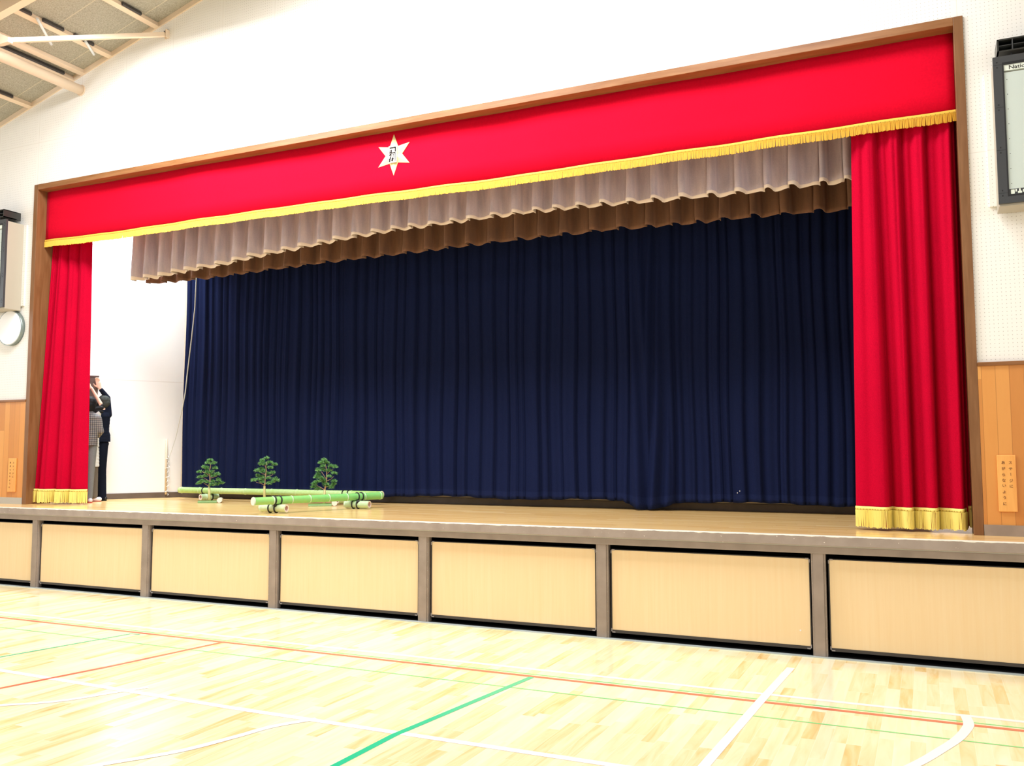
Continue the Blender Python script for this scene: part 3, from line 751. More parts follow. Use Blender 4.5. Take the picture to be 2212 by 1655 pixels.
# ---------------------------------------------------------------- wall speakers, horns, clock, plaques
def txt(s, size, mm, parent, M4, name='lettering', extrude=0.0012):
    cu = bpy.data.curves.new(name, 'FONT'); cu.body = s; cu.size = size; cu.extrude = extrude; cu.align_x = 'LEFT'
    o = bpy.data.objects.new('tmp', cu); C.objects.link(o); bpy.context.view_layer.update()
    me = bpy.data.meshes.new_from_object(o.evaluated_get(bpy.context.evaluated_depsgraph_get())); bpy.data.objects.remove(o)
    me.transform(M4); return me
def add_text(items, mm, parent, name='lettering'):
    bm = bmesh.new()
    for s, size, M4 in items: bm.from_mesh(txt(s, size, mm, parent, M4))
    b = MB(); b.bm.free(); b.bm = bm
    return b.build(name, mm, parent)
RX = Matrix.Rotation(PI/2, 4, 'X')
def speaker(x0, x1, label, z0=3.72, z1=4.955, yf=0.285, side=1):
    t_ = thing('wall_speaker', ((x0+x1)/2, YW, z0), label, 'loudspeaker', 'cabinet loudspeakers on the gable wall')
    b = MB(); b.box(x0+0.004, x1-0.004, yf+0.03, YW-0.02, z0-0.02, z1-0.02, 0.006); b.build('cabinet', M['cabinet'], t_)
    b = MB(); b.box(x0-0.05, x1+0.05, YW-0.02, YW, z0+0.05, z1-0.03, 0.002); b.build('backing_board', M['perf'], t_)
    f = 0.078; b = MB()
    b.box(x0, x0+f, yf, yf+0.03, z0, z1); b.box(x1-f, x1, yf, yf+0.03, z0, z1); b.box(x0+f, x1-f, yf, yf+0.03, z0, z0+0.055); b.box(x0+f, x1-f, yf, yf+0.03, z1-0.055, z1)
    b.mi = 1
    b.box(x0+f*0.86, x0+f, yf-0.001, yf+0.02, z0+0.055, z1-0.055); b.box(x1-f, x1-f*0.86, yf-0.001, yf+0.02, z0+0.055, z1-0.055)
    b.box(x0+f, x1-f, yf-0.001, yf+0.02, z1-0.075, z1-0.055); b.box(x0+f, x1-f, yf-0.001, yf+0.02, z0+0.055, z0+0.067)
    for k in range(4):
        zz = z0+0.055+(z1-z0-0.11)*k/3.0*0.96+0.03
        for dz in (-0.022, 0.022):
            for xx in (x0+0.03, x1-0.03): b.box(xx-0.005, xx+0.005, yf-0.0015, yf, zz+dz-0.005, zz+dz+0.005)
        b.box(x0, x0+f, yf-0.0008, yf, zz-0.0012, zz+0.0012); b.box(x1-f, x1, yf-0.0008, yf, zz-0.0012, zz+0.0012)
    b.build('bezel', [M['bezel'], M['bezeldark']], t_)
    b = MB(); b.box(x0+f, x1-f, yf+0.008, yf+0.03, z0+0.115, z1-0.14); b.mi = 1
    for k in range(8):
        for xx in (x0+f+0.02, x1-f-0.02): b.box(xx-0.0025, xx+0.0025, yf+0.007, yf+0.009, z0+0.16+k*0.125-0.003, z0+0.16+k*0.125+0.003)
    b.build('grille', [M['grille'], M['bezeldark']], t_)
    b = MB(); b.box(x0+f, x1-f, yf+0.006, yf+0.03, z1-0.124, z1-0.076); b.build('name_strip', M['label'], t_)
    b = MB(); b.box(x0+f, x1-f, yf+0.008, yf+0.03, z0+0.067, z0+0.115); b.mi = 1
    b.box(x0+f+0.012, x0+f+0.040, yf+0.005, yf+0.008, z0+0.072, z0+0.108, 0.004); b.box(x0+f+0.045, x0+f+0.056, yf+0.005, yf+0.008, z0+0.088, z0+0.110)
    b.box(x0+f+0.062, x0+f+0.092, yf+0.005, yf+0.008, z0+0.074, z0+0.092, 0.003); b.box(x0+f+0.071, x0+f+0.082, yf+0.005, yf+0.008, z0+0.090, z0+0.112)
    b.box(x0+f+0.098, x0+f+0.13, yf+0.005, yf+0.008, z0+0.080, z0+0.104, 0.003)
    b.build('badge', [M['bezel'], M['label']], t_)
    add_text([('National', 0.046, Matrix.Translation((x0+f+0.035, yf+0.0055, z1-0.116)) @ Matrix.Scale(1.15, 4, (1, 0, 0)) @ RX)], M['blackink'], t_)
    return t_
speaker(11.036, 11.636, 'tall white-fronted loudspeaker cabinet right of the stage opening')
speaker(-1.70, -1.10, 'tall loudspeaker cabinet left of the stage opening, its beige side showing')
def horn(x0, x1, label, z0, z1, yf, yb):
    t_ = thing('horn_speaker', ((x0+x1)/2, yb, z0), label, 'loudspeaker', 'horn speakers on top of the cabinets')
    b = MB(); nc = 5; w = (x1-x0)/nc
    b.box(x0, x1, yf+0.20, yb, z0, z1)
    b.box(x0, x0+0.012, yf, yf+0.2, z0, z1); b.box(x1-0.012, x1, yf, yf+0.2, z0, z1); b.box(x0, x1, yf, yf+0.2, z1-0.012, z1); b.box(x0, x1, yf, yf+0.2, z0, z0+0.012)
    b.build('horn_housing', M['hornbox'], t_)
    b = MB()
    for k in range(1, nc): b.box(x0+k*w-0.004, x0+k*w+0.004, yf, yf+0.15, z0+0.012, z1-0.012)
    b.box(x0+0.012, x1-0.012, yf+0.004, yf+0.12, (z0+z1)/2-0.002, (z0+z1)/2+0.002)
    b.build('horn_divider', M['bezel'], t_)
    b = MB()
    for k in range(nc): b.prism([(x0+k*w+0.012, yf+0.01, z0+0.012), (x0+(k+1)*w-0.008, yf+0.01, z0+0.012), (x0+(k+0.75)*w, yf+0.18, z0+0.045), (x0+(k+0.3)*w, yf+0.18, z0+0.045)], (0, 0, 0.002))
    b.build('horn_throat', M['hornlip'], t_)
    for k in (1, 2, 4):
        b = MB(); b.box(x0+k*w*0.95-0.005, x0+k*w*0.95+0.003, yf+0.05, yf+0.07, z0-0.03, z0); b.build('mounting_pin', M['bezel'], t_)
    return t_
horn(11.072, 11.63, 'black multicell horn speaker above the right cabinet loudspeaker', 4.985, 5.095, 0.27, 0.53)
hl = horn(-1.72, -1.135, 'black horn speaker above the left cabinet loudspeaker, end on', 4.985, 5.095, 0.27, 0.53)
b = MB(); b.tube([(-1.14, 0.45, 4.99), (-1.12, 0.47, 4.94), (-1.11, 0.52, 4.90), (-1.13, 0.55, 4.88)], 0.003, 6); b.build('wire', M['bezel'], hl)

ck = thing('wall_clock', (-1.275, YW, 3.465), 'round white wall clock below the left loudspeaker', 'clock')
b = MB(); b.tube([(-1.275, YW, 3.465), (-1.275, YW-0.06, 3.465)], 0.25, 48); b.build('rim', M['clockrim'], ck)
b = MB(); b.tube([(-1.275, YW-0.058, 3.465), (-1.275, YW-0.066, 3.465)], [0.243, 0.235], 48); b.build('face', M['clockface'], ck)

def plaque(x0, x1, z0, z1, label):
    t_ = thing('notice_board', ((x0+x1)/2, YW-0.02, z0), label, 'sign', 'wooden notice plaques beside the stage')
    b = MB(); b.box(x0, x1, YW-0.036, YW-0.020, z0, z1, 0.005); b.build('plank', M['plaque'], t_)
    items = []; h = z1-z0; w = x1-x0; yy = YW-0.0365
    def put(s, fx, fz, sz=0.030): add_text([(s, sz*h/0.465, Matrix.Translation((x0+w*fx, yy, z1-h*fz)) @ RX)], M['ink'], t_, 'character')
    for s, fz in (('ス', .155), ('テ', .265), ('ジ', .475), ('に', .570)): put(s, 0.60, fz)
    for s, fz in (('あ', .155), ('が', .262), ('ら', .368), ('な', .468), ('い', .560), ('よ', .672), ('う', .772), ('に', .880)): put(s, 0.22, fz)
    b = MB(); xx = x0+w*0.705; b.box(xx-0.0012, xx+0.0015, yy-0.0012, yy+0.001, z1-h*0.362, z1-h*0.312); b.build('character', M['ink'], t_)
    return t_
plaque(10.956, 11.094, 1.200, 1.667, 'orange wooden notice plaque with brushed Japanese text right of the stage opening')
plaque(-1.215, -1.055, 1.165, 1.632, 'orange wooden notice plaque left of the stage opening, below the clock')

# ---------------------------------------------------------------- bamboo poles
def bamboo(name, label, a, c, r, nodes, mats, open_a=False, open_c=False, grp=None, cap=0.0):
    """pole from a to c; nodes are fractions along it; mats = skin, ring, cut, hollow"""
    a = Vector(a); c = Vector(c); d = (c-a); L = d.length; q = d.normalized()
    t_ = thing(name, (a.x, a.y, a.z-r), label, 'bamboo', grp) if isinstance(label, str) else None
    st_ = sorted(set([0, 1]+[n for n in nodes])); pts = []; rads = []; b = MB()
    fr = []
    for n in nodes:
        for dn, rr in ((-0.03/L, r), (-0.007/L, r*1.03), (0.0, r*1.09), (0.008/L, r*1.03), (0.03/L, r*0.99)): fr.append((n+dn, rr))
    fr = [(0, r)]+sorted(fr)+[(1, r)]
    fr = [f for f in fr if 0 <= f[0] <= 1]
    b.tube([a+d*f[0] for f in fr], [f[1] for f in fr], 24, cap=False)
    ref = q.orthogonal().normalized(); bb = q.cross(ref)
    def ringv(p, rr): return [b.bm.verts.new(p+(ref*math.cos(2*PI*k/24)+bb*math.sin(2*PI*k/24))*rr) for k in range(24)]
    for p, op, s in ((a, open_a, 1), (c, open_c, -1)):
        b.mi = 2; r0 = ringv(p-q*s*0.001, r*1.0); r1 = ringv(p-q*s*0.001, r*0.66)
        for k in range(24): b.bm.faces.new((r0[k], r0[(k+1) % 24], r1[(k+1) % 24], r1[k]))
        if op:
            b.mi = 3; r3 = ringv(p+q*s*0.05, r*0.62)
            fs = [b.bm.faces.new((r1[k], r1[(k+1) % 24], r3[(k+1) % 24], r3[k])) for k in range(24)]; fs.append(b.bm.faces.new(r3))
            for f in fs: f.material_index = 3
        else: f = b.bm.faces.new(r1); f.material_index = 2
        for f in b.bm.faces[-60:] if False else []: pass
    b.bm.faces.ensure_lookup_table()
    # end rings get the cut colour
    for f in b.bm.faces:
        cpt = f.calc_center_median()
        for p in (a, c):
            if abs((cpt-p).dot(q)) < 0.002 and f.material_index == 0 and len(f.verts) == 4: f.material_index = 2
    for n in nodes: pass
    culm = b.build('culm', mats, t_)
    rg = []
    for n in nodes:
        b = MB(); p = a+d*n
        b.tube([p-q*0.006, p, p+q*0.006], [r*1.045, r*1.10, r*1.045], 24); b.build('node_ring', mats[1], t_)
    return t_
def strap(parent, pts, r=0.008, name='strap'):
    b = MB(); b.tube(pts, r, 8, cap=False); return b.build(name, M['rubber'], parent)
def loop_pts(c, axis, rad, n=24, tilt=0):
    axis = Vector(axis).normalized(); ref = axis.orthogonal().normalized(); bb = axis.cross(ref); c = Vector(c)
    return [c+(ref*math.cos(2*PI*k/n)+bb*math.sin(2*PI*k/n))*rad+axis*tilt*math.sin(2*PI*k/n) for k in range(n+1)]
R1 = 0.045
BZ = 0.013
zf = 1.0+2*R1+R1+0.001+BZ
fa = Vector((colx(546, 0.16, zf), 0.16, zf)); fc = Vector((colx(824, 1.90, zf), 1.90, zf))
MB4 = [M['bamboo'], M['ring'], M['bcut'], M['bpink']]; MB5 = [M['bamboopale'], M['ring'], M['bcut'], M['bpink']]; MB6 = [M['bamboo2'], M['ring2'], M['bcut'], M['bpink']]
def frac(u):
    lo, hi = 0., 1.
    for _ in range(30):
        k = (lo+hi)/2; p = fa+(fc-fa)*k-CAM
        if W/2+F*p.dot(r2)/p.dot(fwd) < u: lo = k
        else: hi = k
    return lo
fp = bamboo('bamboo_pole', 'bright green bamboo pole lying nearest the stage edge, white cut end toward the viewer', fa, fc, R1, [frac(u) for u in (589, 629, 668, 709, 748, 786)]+[0.004, 0.985], MB4)
dF = (fc-fa).normalized()
pitch_dir = Vector((1, 0.02, 0)).normalized()
def support(pos, ulo, uhi, y, label, bands):
    a = Vector((colx(ulo, y, 1.045), y, 1.0+R1+BZ)); c = Vector((colx(uhi, y+0.02, 1.045), y+0.02, 1.0+R1+BZ))
    t_ = bamboo('bamboo_block', label, a, c, R1, [0.06], MB5, False, True, 'short bamboo blocks under the poles')
    return t_, a, c
s1, a1, c1 = support(None, 563, 619, 0.46, 'short pale bamboo block under the near end of the front pole', None)
s2, a2, c2 = support(None, 746, 798, 1.50, 'short pale bamboo block under the far end of the front pole', None)
def bind(pole, blk_a, blk_c, pa, pc, ublk, upole):
    for u in ublk:
        x = colx(u, blk_a.y, 1.045); strap(pole, loop_pts((x, blk_a.y+0.01, 1.0+R1+BZ), blk_c-blk_a, R1+0.005))
    for u in upole:
        k = frac(u); p = fa+(fc-fa)*k; strap(pole, loop_pts(p, dF, R1+0.006))
    xm = (colx(ublk[0], blk_a.y, 1.09)+colx(ublk[1], blk_a.y, 1.09))/2+0.01
    km = (frac(upole[0])+frac(upole[1]))/2; pm = fa+(fc-fa)*km
    b = MB(); b.tube([Vector((xm+0.03, blk_a.y-0.03, 1.075)), Vector((xm+0.045, blk_a.y-0.02, 1.0+2*R1)), Vector((pm.x, pm.y-0.03, 1.115))], [0.012, 0.02, 0.012], 8); b.build('knot', M['rubber'], pole)
bind(fp, a1, c1, fa, fc, (583, 596), (592, 604)); bind(fp, a2, c2, fa, fc, (763, 773), (771, 780))
# rear pole, behind the pines
ya, yc = 2.30, 2.36
ba = Vector((colx(388, ya, 1.12), ya, 1.0+3*0.045+BZ)); bc = Vector((colx(826, yc, 1.12), yc, 1.0+3*0.042+BZ))
def fracb(u): return (colx(u, (ya+yc)/2, 1.12)-ba.x)/(bc.x-ba.x)
bp = bamboo('bamboo_pole', 'long yellow-green bamboo pole lying behind the three pines', ba, bc, 0.044, [fracb(u) for u in (434, 480, 531, 587, 641, 700, 757, 822)]+[0.012], MB6)
for u in (443, 741, 752):
    p = ba+(bc-ba)*fracb(u); strap(bp, loop_pts(p, bc-ba, 0.050), 0.007)
for (u0, u1), lb in (((433, 470), 'short pale bamboo block under the left end of the rear pole'), ((728, 760), 'short pale bamboo block under the right end of the rear pole, partly hidden')):
    y = 2.16 if u0 < 500 else 2.2
    a = Vector((colx(u0, y, 1.04), y, 1.044+BZ)); c = Vector((colx(u1, y+0.28, 1.04), y+0.28, 1.044+BZ))
    t_ = bamboo('bamboo_block', lb, a, c, 0.043, [0.3], MB5, True, False, 'short bamboo blocks under the poles')
    strap(t_, loop_pts(a+(c-a)*0.62, c-a, 0.05), 0.010)

# ---------------------------------------------------------------- pines
S_DIR = Vector((0.80, 0.60, 0)); T_DIR = Vector((-0.60, 0.80, 0))
def pine(u, y, label, clumps, branches, trunk, seed, baseext, zx, sc_):
    rnd = random.Random(seed); x = colx(u, y, 1.02); o = Vector((x, y, 1.0))
    t_ = thing('pine_tree', o, label, 'pine', 'small pines in bamboo feet')
    def L(px, py, dep=0): return o+S_DIR*((px-zx[0])/sc_)+T_DIR*dep+Vector((0, 0, (zx[1]-py)/sc_+0.01))
    # foot: split bamboo half lying flat
    l0, l1 = baseext; b = MB(); seg = 10
    A = o+S_DIR*l0-T_DIR*0.02; B = o+S_DIR*l1-T_DIR*0.02
    for k in range(seg):
        a0, a1_ = PI*k/seg, PI*(k+1)/seg
        p = lambda q, a_: q+T_DIR*0.034*math.cos(a_)+Vector((0, 0, 0.034*math.sin(a_)))
        f = b.poly([p(A, a0), p(B, a0), p(B, a1_), p(A, a1_)]); f.smooth = True
    for q in (A, B): f = b.poly([q+T_DIR*0.034*math.cos(PI*k/seg)+Vector((0, 0, 0.034*math.sin(PI*k/seg))) for k in range(seg+1)]); f.material_index = 1
    b.poly([A+T_DIR*0.034, B+T_DIR*0.034, B-T_DIR*0.034, A-T_DIR*0.034])
    b.build('split_foot', [M['footgreen'], M['bcut']], t_)
    b = MB(); e = o+S_DIR*(l1+0.035)-T_DIR*0.06+Vector((0, 0, 0.036)); rg = b.tube([e, e+T_DIR*0.2], 0.034, 18); b.build('cross_foot', M['bcut'], t_)
    b = MB(); tp = L(*trunk[0]); b.tube([o+Vector((0, 0, 0.006)), o*0.4+tp*0.6, tp], [0.020, 0.017, 0.015], 10); b.build('stake', M['stake'], t_)
    b = MB(); n = len(trunk); b.tube([L(*p) for p in trunk], [0.011-0.007*i/n for i in range(n)], 8)
    for br in branches: b.tube([L(p[0], p[1], (0.03 if k else 0)*rnd.uniform(-1, 1)) for k, p in enumerate(br)], [0.0065-0.002*i for i in range(len(br))], 6)
    b.build('trunk', M['twig'], t_)
    b = MB()
    for (px, py) in clumps:
        for sub in range(4):
            c = L(px+rnd.uniform(-32, 32)*sc_/2003, py+rnd.uniform(-24, 26)*sc_/2003, rnd.uniform(-0.05, 0.05)*(1 if sub else 0.4))
            for k in range(85):
                th = rnd.uniform(0, 2*PI); ph = math.acos(rnd.uniform(-0.6, 1)); l = rnd.uniform(0.020, 0.040)
                dv = Vector((math.cos(th)*math.sin(ph)*1.15, math.sin(th)*math.sin(ph)*1.15, math.cos(ph)*0.8))
                wv = dv.cross(Vector((rnd.uniform(-1, 1), rnd.uniform(-1, 1), rnd.uniform(-1, 1)))).normalized()*0.0022
                e = c+dv*l; b.mi = 1 if rnd.random() < 0.4 else 0; b.poly([c-wv, c+wv, e+wv*0.5, e-wv*0.5])
    b.build('needles', [M['needle'], M['needle2']], t_)
    return t_
cl1 = [(550, 290), (490, 350), (660, 350), (410, 460), (690, 490), (300, 590), (480, 490), (500, 600), (600, 620), (770, 670), (640, 700), (420, 720), (290, 750), (350, 860), (280, 910), (500, 880), (640, 860), (800, 820), (885, 910), (730, 950), (620, 970)]
br1 = [[(520, 990), (460, 960), (400, 930)], [(550, 870), (460, 810), (380, 760)], [(545, 700), (450, 645), (360, 600)], [(590, 780), (690, 745), (760, 720)], [(600, 620), (650, 590), (690, 560)], [(590, 960), (720, 945), (830, 920)]]
tk1 = [(548, 1010), (560, 930), (572, 850), (560, 730), (552, 560), (580, 430), (550, 340)]
pine(453, 1.86, 'leftmost pine, on an open split bamboo foot near the wing wall', cl1, br1, tk1, 1, (-0.155, 0.10), (575, 1455), 2003.)
cl2 = [(525, 230), (410, 290), (390, 370), (500, 360), (590, 340), (700, 380), (610, 460), (410, 470), (310, 520), (440, 530), (560, 590), (670, 570), (350, 630), (440, 670), (250, 740), (370, 740), (430, 780), (560, 700), (710, 720), (750, 750), (650, 810), (590, 820)]
br2 = [[(475, 860), (400, 820), (300, 800)], [(495, 770), (460, 730), (420, 700)], [(505, 620), (430, 590), (345, 535)], [(540, 660), (620, 650), (680, 610)], [(530, 820), (600, 800), (700, 790)], [(500, 420), (470, 410), (440, 400)]]
tk2 = [(485, 880), (495, 800), (505, 650), (520, 520), (505, 420), (530, 320)]
pine(571.5, 1.90, 'middle pine, its foot hidden behind the front bamboo pole', cl2, br2, tk2, 2, (-0.13, 0.13), (495, 1290), 1714.)
cl3 = [(570, 220), (500, 280), (630, 290), (700, 350), (800, 380), (530, 360), (440, 440), (560, 440), (680, 450), (430, 540), (790, 520), (400, 600), (690, 590), (500, 620), (440, 690), (370, 730), (350, 810), (430, 870), (560, 690), (780, 690), (790, 750), (740, 820), (650, 800), (600, 760)]
br3 = [[(580, 880), (500, 830), (410, 780)], [(620, 660), (570, 570), (510, 480)], [(630, 690), (720, 650), (780, 590)], [(640, 520), (700, 470), (770, 430)], [(620, 460), (610, 360), (570, 310)], [(600, 820), (680, 800), (740, 780)]]
tk3 = [(590, 880), (605, 790), (625, 680), (630, 560), (615, 420), (590, 310)]
pine(699.7, 1.86, 'rightmost pine, rising above the right half of the front bamboo pole', cl3, br3, tk3, 3, (-0.20, 0.10), (575, 1225), 1688.)

# ---------------------------------------------------------------- stick and rope on the wing wall
n_ = Vector((2.2, -1.21, 0)).normalized()
b = MB(); p0 = Vector((-0.515, 2.742, 1.05))+n_*0.03; p1 = Vector((-0.519, 2.734, 1.925))+n_*0.02
b.tube([p0, p1], 0.016, 8)
sk = tag(b.build('thin_stick', M['stick'], None, p0), 'thin pale wooden stick wrapped with white cord, leaning on the wing wall', 'stick')
b = MB(); pts = []
for k in range(60):
    z = 1.04+0.62*k/59; a_ = k*0.9; rr = 0.02+0.012*math.sin(k*0.5)
    pts.append(Vector((p0.x+0.008+rr*math.cos(a_), p0.y+0.012+rr*math.sin(a_), z)))
b.tube(pts, 0.005, 6); b.build('cord_wrap', M['white'], sk)
b = MB()
rp_ = [at(u, v, 1, 2.48) for u, v in ((425.5, 590), (424, 605), (421, 665), (414, 730), (405.5, 800), (400, 850), (394, 882))]
pts = [rp_[0]+Vector((0, 0, 0.6))]+rp_+[at(389, 905, 1, 2.60), at(380, 945, 1, 2.70), at(367, 985, 1, 2.70), p0+Vector((0.01, 0.01, 0.55))]
rad = [0.0085]*7+[0.007, 0.005, 0.004, 0.003, 0.003]
b.tube(pts, rad, 8); tag(b.build('rope', M['rope'], None, pts[-1]), 'pale rope hanging in front of the navy curtain left edge, tied to the stick', 'rope')

# ---------------------------------------------------------------- people
SV = Vector((0.65, 0.76, 0)).normalized(); TV = Vector((-0.76, 0.65, 0)).normalized()
def cap_mesh(bm, a, b_, ra, rb, flat=1.0, ax=None):
    a, b_ = Vector(a), Vector(b_); d = b_-a; L = d.length; n = max(1, int(L/(min(ra, rb)*0.45)))
    for i in range(n+1):
        t = i/n; c = a+d*t; r = ra+(rb-ra)*t
        q = bmesh.ops.create_icosphere(bm, subdivisions=2, radius=r, matrix=Matrix.Translation(c))
        if flat != 1.0 and ax is not None:
            for v in q['verts']:
                e = v.co-c; v.co = c+e-ax*(e.dot(ax))*(1-flat)
def blob(name, caps, O, parent, mm, voxel=0.010, smooth=4, label=None, clip=None):
    bm = bmesh.new()
    for cdef in caps:
        a, b_, ra, rb = cdef[:4]; flat = cdef[4] if len(cdef) > 4 else 1.0
        ax = cdef[5] if len(cdef) > 5 else TV
        P_ = lambda p: O+SV*p[0]+TV*p[1]+Vector((0, 0, p[2]))
        cap_mesh(bm, P_(a), P_(b_), ra, rb, flat, ax)
    me = bpy.data.meshes.new('tmp'); bm.to_mesh(me); bm.free(); o = bpy.data.objects.new('tmp', me); C.objects.link(o)
    md = o.modifiers.new('r', 'REMESH'); md.mode = 'VOXEL'; md.voxel_size = voxel; md.use_smooth_shade = True
    ms = o.modifiers.new('s', 'SMOOTH'); ms.factor = 0.5; ms.iterations = smooth
    bpy.context.view_layer.update()
    m2 = bpy.data.meshes.new_from_object(o.evaluated_get(bpy.context.evaluated_depsgraph_get())); bpy.data.objects.remove(o)
    if clip is not None:
        bb = bmesh.new(); bb.from_mesh(m2)
        bmesh.ops.bisect_plane(bb, geom=bb.verts[:]+bb.edges[:]+bb.faces[:], plane_co=(0, 0, O.z+clip), plane_no=(0, 0, 1), clear_inner=True)
        bmesh.ops.holes_fill(bb, edges=[e for e in bb.edges if e.is_boundary]); bb.to_mesh(m2); bb.free()
    for p in m2.polygons: p.use_smooth = abs(p.normal.z) < 0.99
    m2.name = name; m2.transform(Matrix.Translation(-O)); m2.materials.clear(); m2.materials.append(mm)
    r = bpy.data.objects.new(name, m2); C.objects.link(r); r.parent = parent
    if label: r['label'] = label
    return r
def hand(wr, tip_dir, side, up=(0, 0, 1), s=0.9):
    """palm, four fingers and a thumb as capsules; local (s,t,z) space"""
    w = Vector(wr); d = Vector(tip_dir).normalized(); sd = Vector(side).normalized(); nrm = d.cross(sd)
    out = []; palm = w+d*0.045*s
    for k in (-1.2, 0, 1.2): out.append((w+sd*0.012*k*s*0.6, w+d*0.075*s+sd*0.016*k*s, 0.015*s, 0.014*s))
    for k, L in ((-1.5, 0.050), (-0.5, 0.066), (0.5, 0.070), (1.5, 0.062)):
        b0 = w+d*0.080*s+sd*0.0135*k*s; m_ = b0+d*L*0.5*s+nrm*0.004; e = m_+(d*0.85+nrm*0.5).normalized()*L*0.5*s
        out.append((b0, m_, 0.0090*s, 0.0082*s)); out.append((m_, e, 0.0082*s, 0.0070*s))
    t0 = w+d*0.025*s+sd*0.024*s; t1 = t0+(d*0.7+sd*0.7).normalized()*0.035*s; t2 = t1+(d*0.9+sd*0.3+nrm*0.3).normalized()*0.03*s
    out.append((t0, t1, 0.011*s, 0.010*s)); out.append((t1, t2, 0.010*s, 0.008*s))
    return out
def head_caps(c, r, face):
    """skull, jaw, nose, ears; face = direction in (s,t)"""
    c = Vector(c); f = Vector((face[0], face[1], 0)).normalized(); sd = Vector((f.y, -f.x, 0)); Z = Vector((0, 0, 1))
    return [(c+Z*0.012-f*0.010, c+Z*0.012+f*0.012, r*0.93, r*0.90), (c-Z*0.045+f*0.016, c-Z*0.052+f*0.026, r*0.66, r*0.52), (c+f*r*0.98-Z*0.0, c+f*(r*1.12)-Z*0.022, 0.007, 0.011),
            (c+sd*r*0.95-Z*0.01, c+sd*r*0.97+Z*0.018, 0.009, 0.012), (c-sd*r*0.95-Z*0.01, c-sd*r*0.97+Z*0.018, 0.009, 0.012)]
def face_bits(parent, O, c, r, face):
    c = Vector(c); f = Vector((face[0], face[1], 0)).normalized(); sd = Vector((f.y, -f.x, 0)); Z = Vector((0, 0, 1))
    toW = lambda p: O+SV*p[0]+TV*p[1]+Vector((0, 0, p[2]))
    for k in (-1, 1):
        b = MB(); b.ball(toW(c+f*r*0.90+sd*0.026*k+Z*0.008), 0.009, u=10, v=8); b.build('eye', M['blackink'], parent)
    b = MB(); p0_, p1_ = toW(c+f*r*0.86-sd*0.018-Z*0.048), toW(c+f*r*0.86+sd*0.018-Z*0.048); b.tube([p0_, (p0_+p1_)/2, p1_], [0.003, 0.006, 0.003], 8); b.build('mouth', M['shoered'], parent)
def shoe(parent, O, s, t, d, mm, sole):
    toW = lambda p: O+SV*p[0]+TV*p[1]+Vector((0, 0, p[2])); d = Vector((d[0], d[1], 0)).normalized()
    h = Vector((s, t, 0.035)); o = blob('shoe', [(h-d*0.03, h+d*0.10, 0.034, 0.028)], O, parent, mm, 0.008, 3)
    b = MB(); p = [toW(Vector((s, t, 0.006))-d*0.05), toW(Vector((s, t, 0.006))+d*0.13)]; b.tube(p, 0.03, 12)
    for v in b.bm.verts: v.co.z = O.z+0.004+(v.co.z-O.z)*0.22
    b.build('shoe_sole', sole, parent)

# woman in plaid
O1 = Vector((-0.38, 1.215, 1.0))
w1 = thing('person', O1, 'person in checked grey jacket and grey trousers, beside the left red curtain', 'person', None)
hc = (-0.035, 0.0, 1.405)
blob('body', head_caps(hc, 0.078, (-0.5, 1))+[((-0.04, 0, 1.28), (-0.035, 0, 1.36), 0.034, 0.032), ((-0.05, 0, 0.86), (-0.05, 0, 1.17), 0.06, 0.07), ((-0.05, 0, 1.19), (0.075, 0, 1.19), 0.030, 0.026), ((0.075, 0, 1.20), (0.112, 0.0, 1.02), 0.024, 0.022), ((0.112, 0.0, 1.02), (0.065, 0.13, 0.94), 0.022, 0.018),
      ((-0.05, 0, 1.19), (-0.17, 0.0, 1.19), 0.030, 0.026), ((-0.17, 0.0, 1.20), (-0.205, 0.04, 1.02), 0.024, 0.022), ((-0.205, 0.04, 1.02), (-0.155, 0.16, 0.96), 0.022, 0.018), ((-0.05, 0, 0.86), (0.0, 0, 0.78), 0.05, 0.04), ((-0.05, 0, 0.86), (-0.12, 0.02, 0.78), 0.05, 0.04), ((0.0, 0, 0.78), (0.0, 0.01, 0.45), 0.04, 0.03), ((0.0, 0.01, 0.45), (-0.003, 0, 0.05), 0.028, 0.022), ((-0.12, 0.02, 0.78), (-0.12, 0.03, 0.45), 0.04, 0.03), ((-0.12, 0.03, 0.45), (-0.12, 0.04, 0.05), 0.028, 0.022)]
     + hand((0.06, 0.13, 0.94), (-0.4, 1, -0.1), (0, 0.1, 1)) + hand((-0.15, 0.16, 0.96), (0.1, 1, -0.1), (0, 0.1, 1)), O1, w1, M['skin'], 0.007, 3)
blob('jacket', [((-0.16, 0, 1.205), (0.06, 0, 1.205), 0.052, 0.052), ((-0.05, 0, 1.20), (-0.05, 0, 1.05), 0.115, 0.118), ((-0.05, 0, 1.05), (-0.05, 0, 0.80), 0.118, 0.128), ((-0.10, 0, 1.15), (-0.10, 0, 0.80), 0.085, 0.095), ((0.0, 0, 1.15), (0.0, 0, 0.80), 0.080, 0.082),
      ((0.075, 0, 1.20), (0.115, 0.0, 1.01), 0.048, 0.042), ((0.115, 0.0, 1.01), (0.075, 0.11, 0.945), 0.042, 0.034), ((-0.175, 0, 1.20), (-0.21, 0.04, 1.01), 0.048, 0.042), ((-0.21, 0.04, 1.01), (-0.16, 0.14, 0.96), 0.042, 0.034)], O1, w1, M['plaid'], 0.008, 9, clip=0.812)
blob('trousers', [((-0.10, 0, 0.84), (0.005, 0, 0.84), 0.085, 0.075), ((0.000, 0, 0.80), (0.000, 0.01, 0.45), 0.076, 0.056), ((0.000, 0.01, 0.45), (-0.005, 0, 0.045), 0.054, 0.042), ((-0.12, 0.02, 0.80), (-0.12, 0.03, 0.45), 0.078, 0.056), ((-0.12, 0.03, 0.45), (-0.12, 0.04, 0.045), 0.054, 0.042)], O1, w1, M['trousergrey'], 0.008, 9)
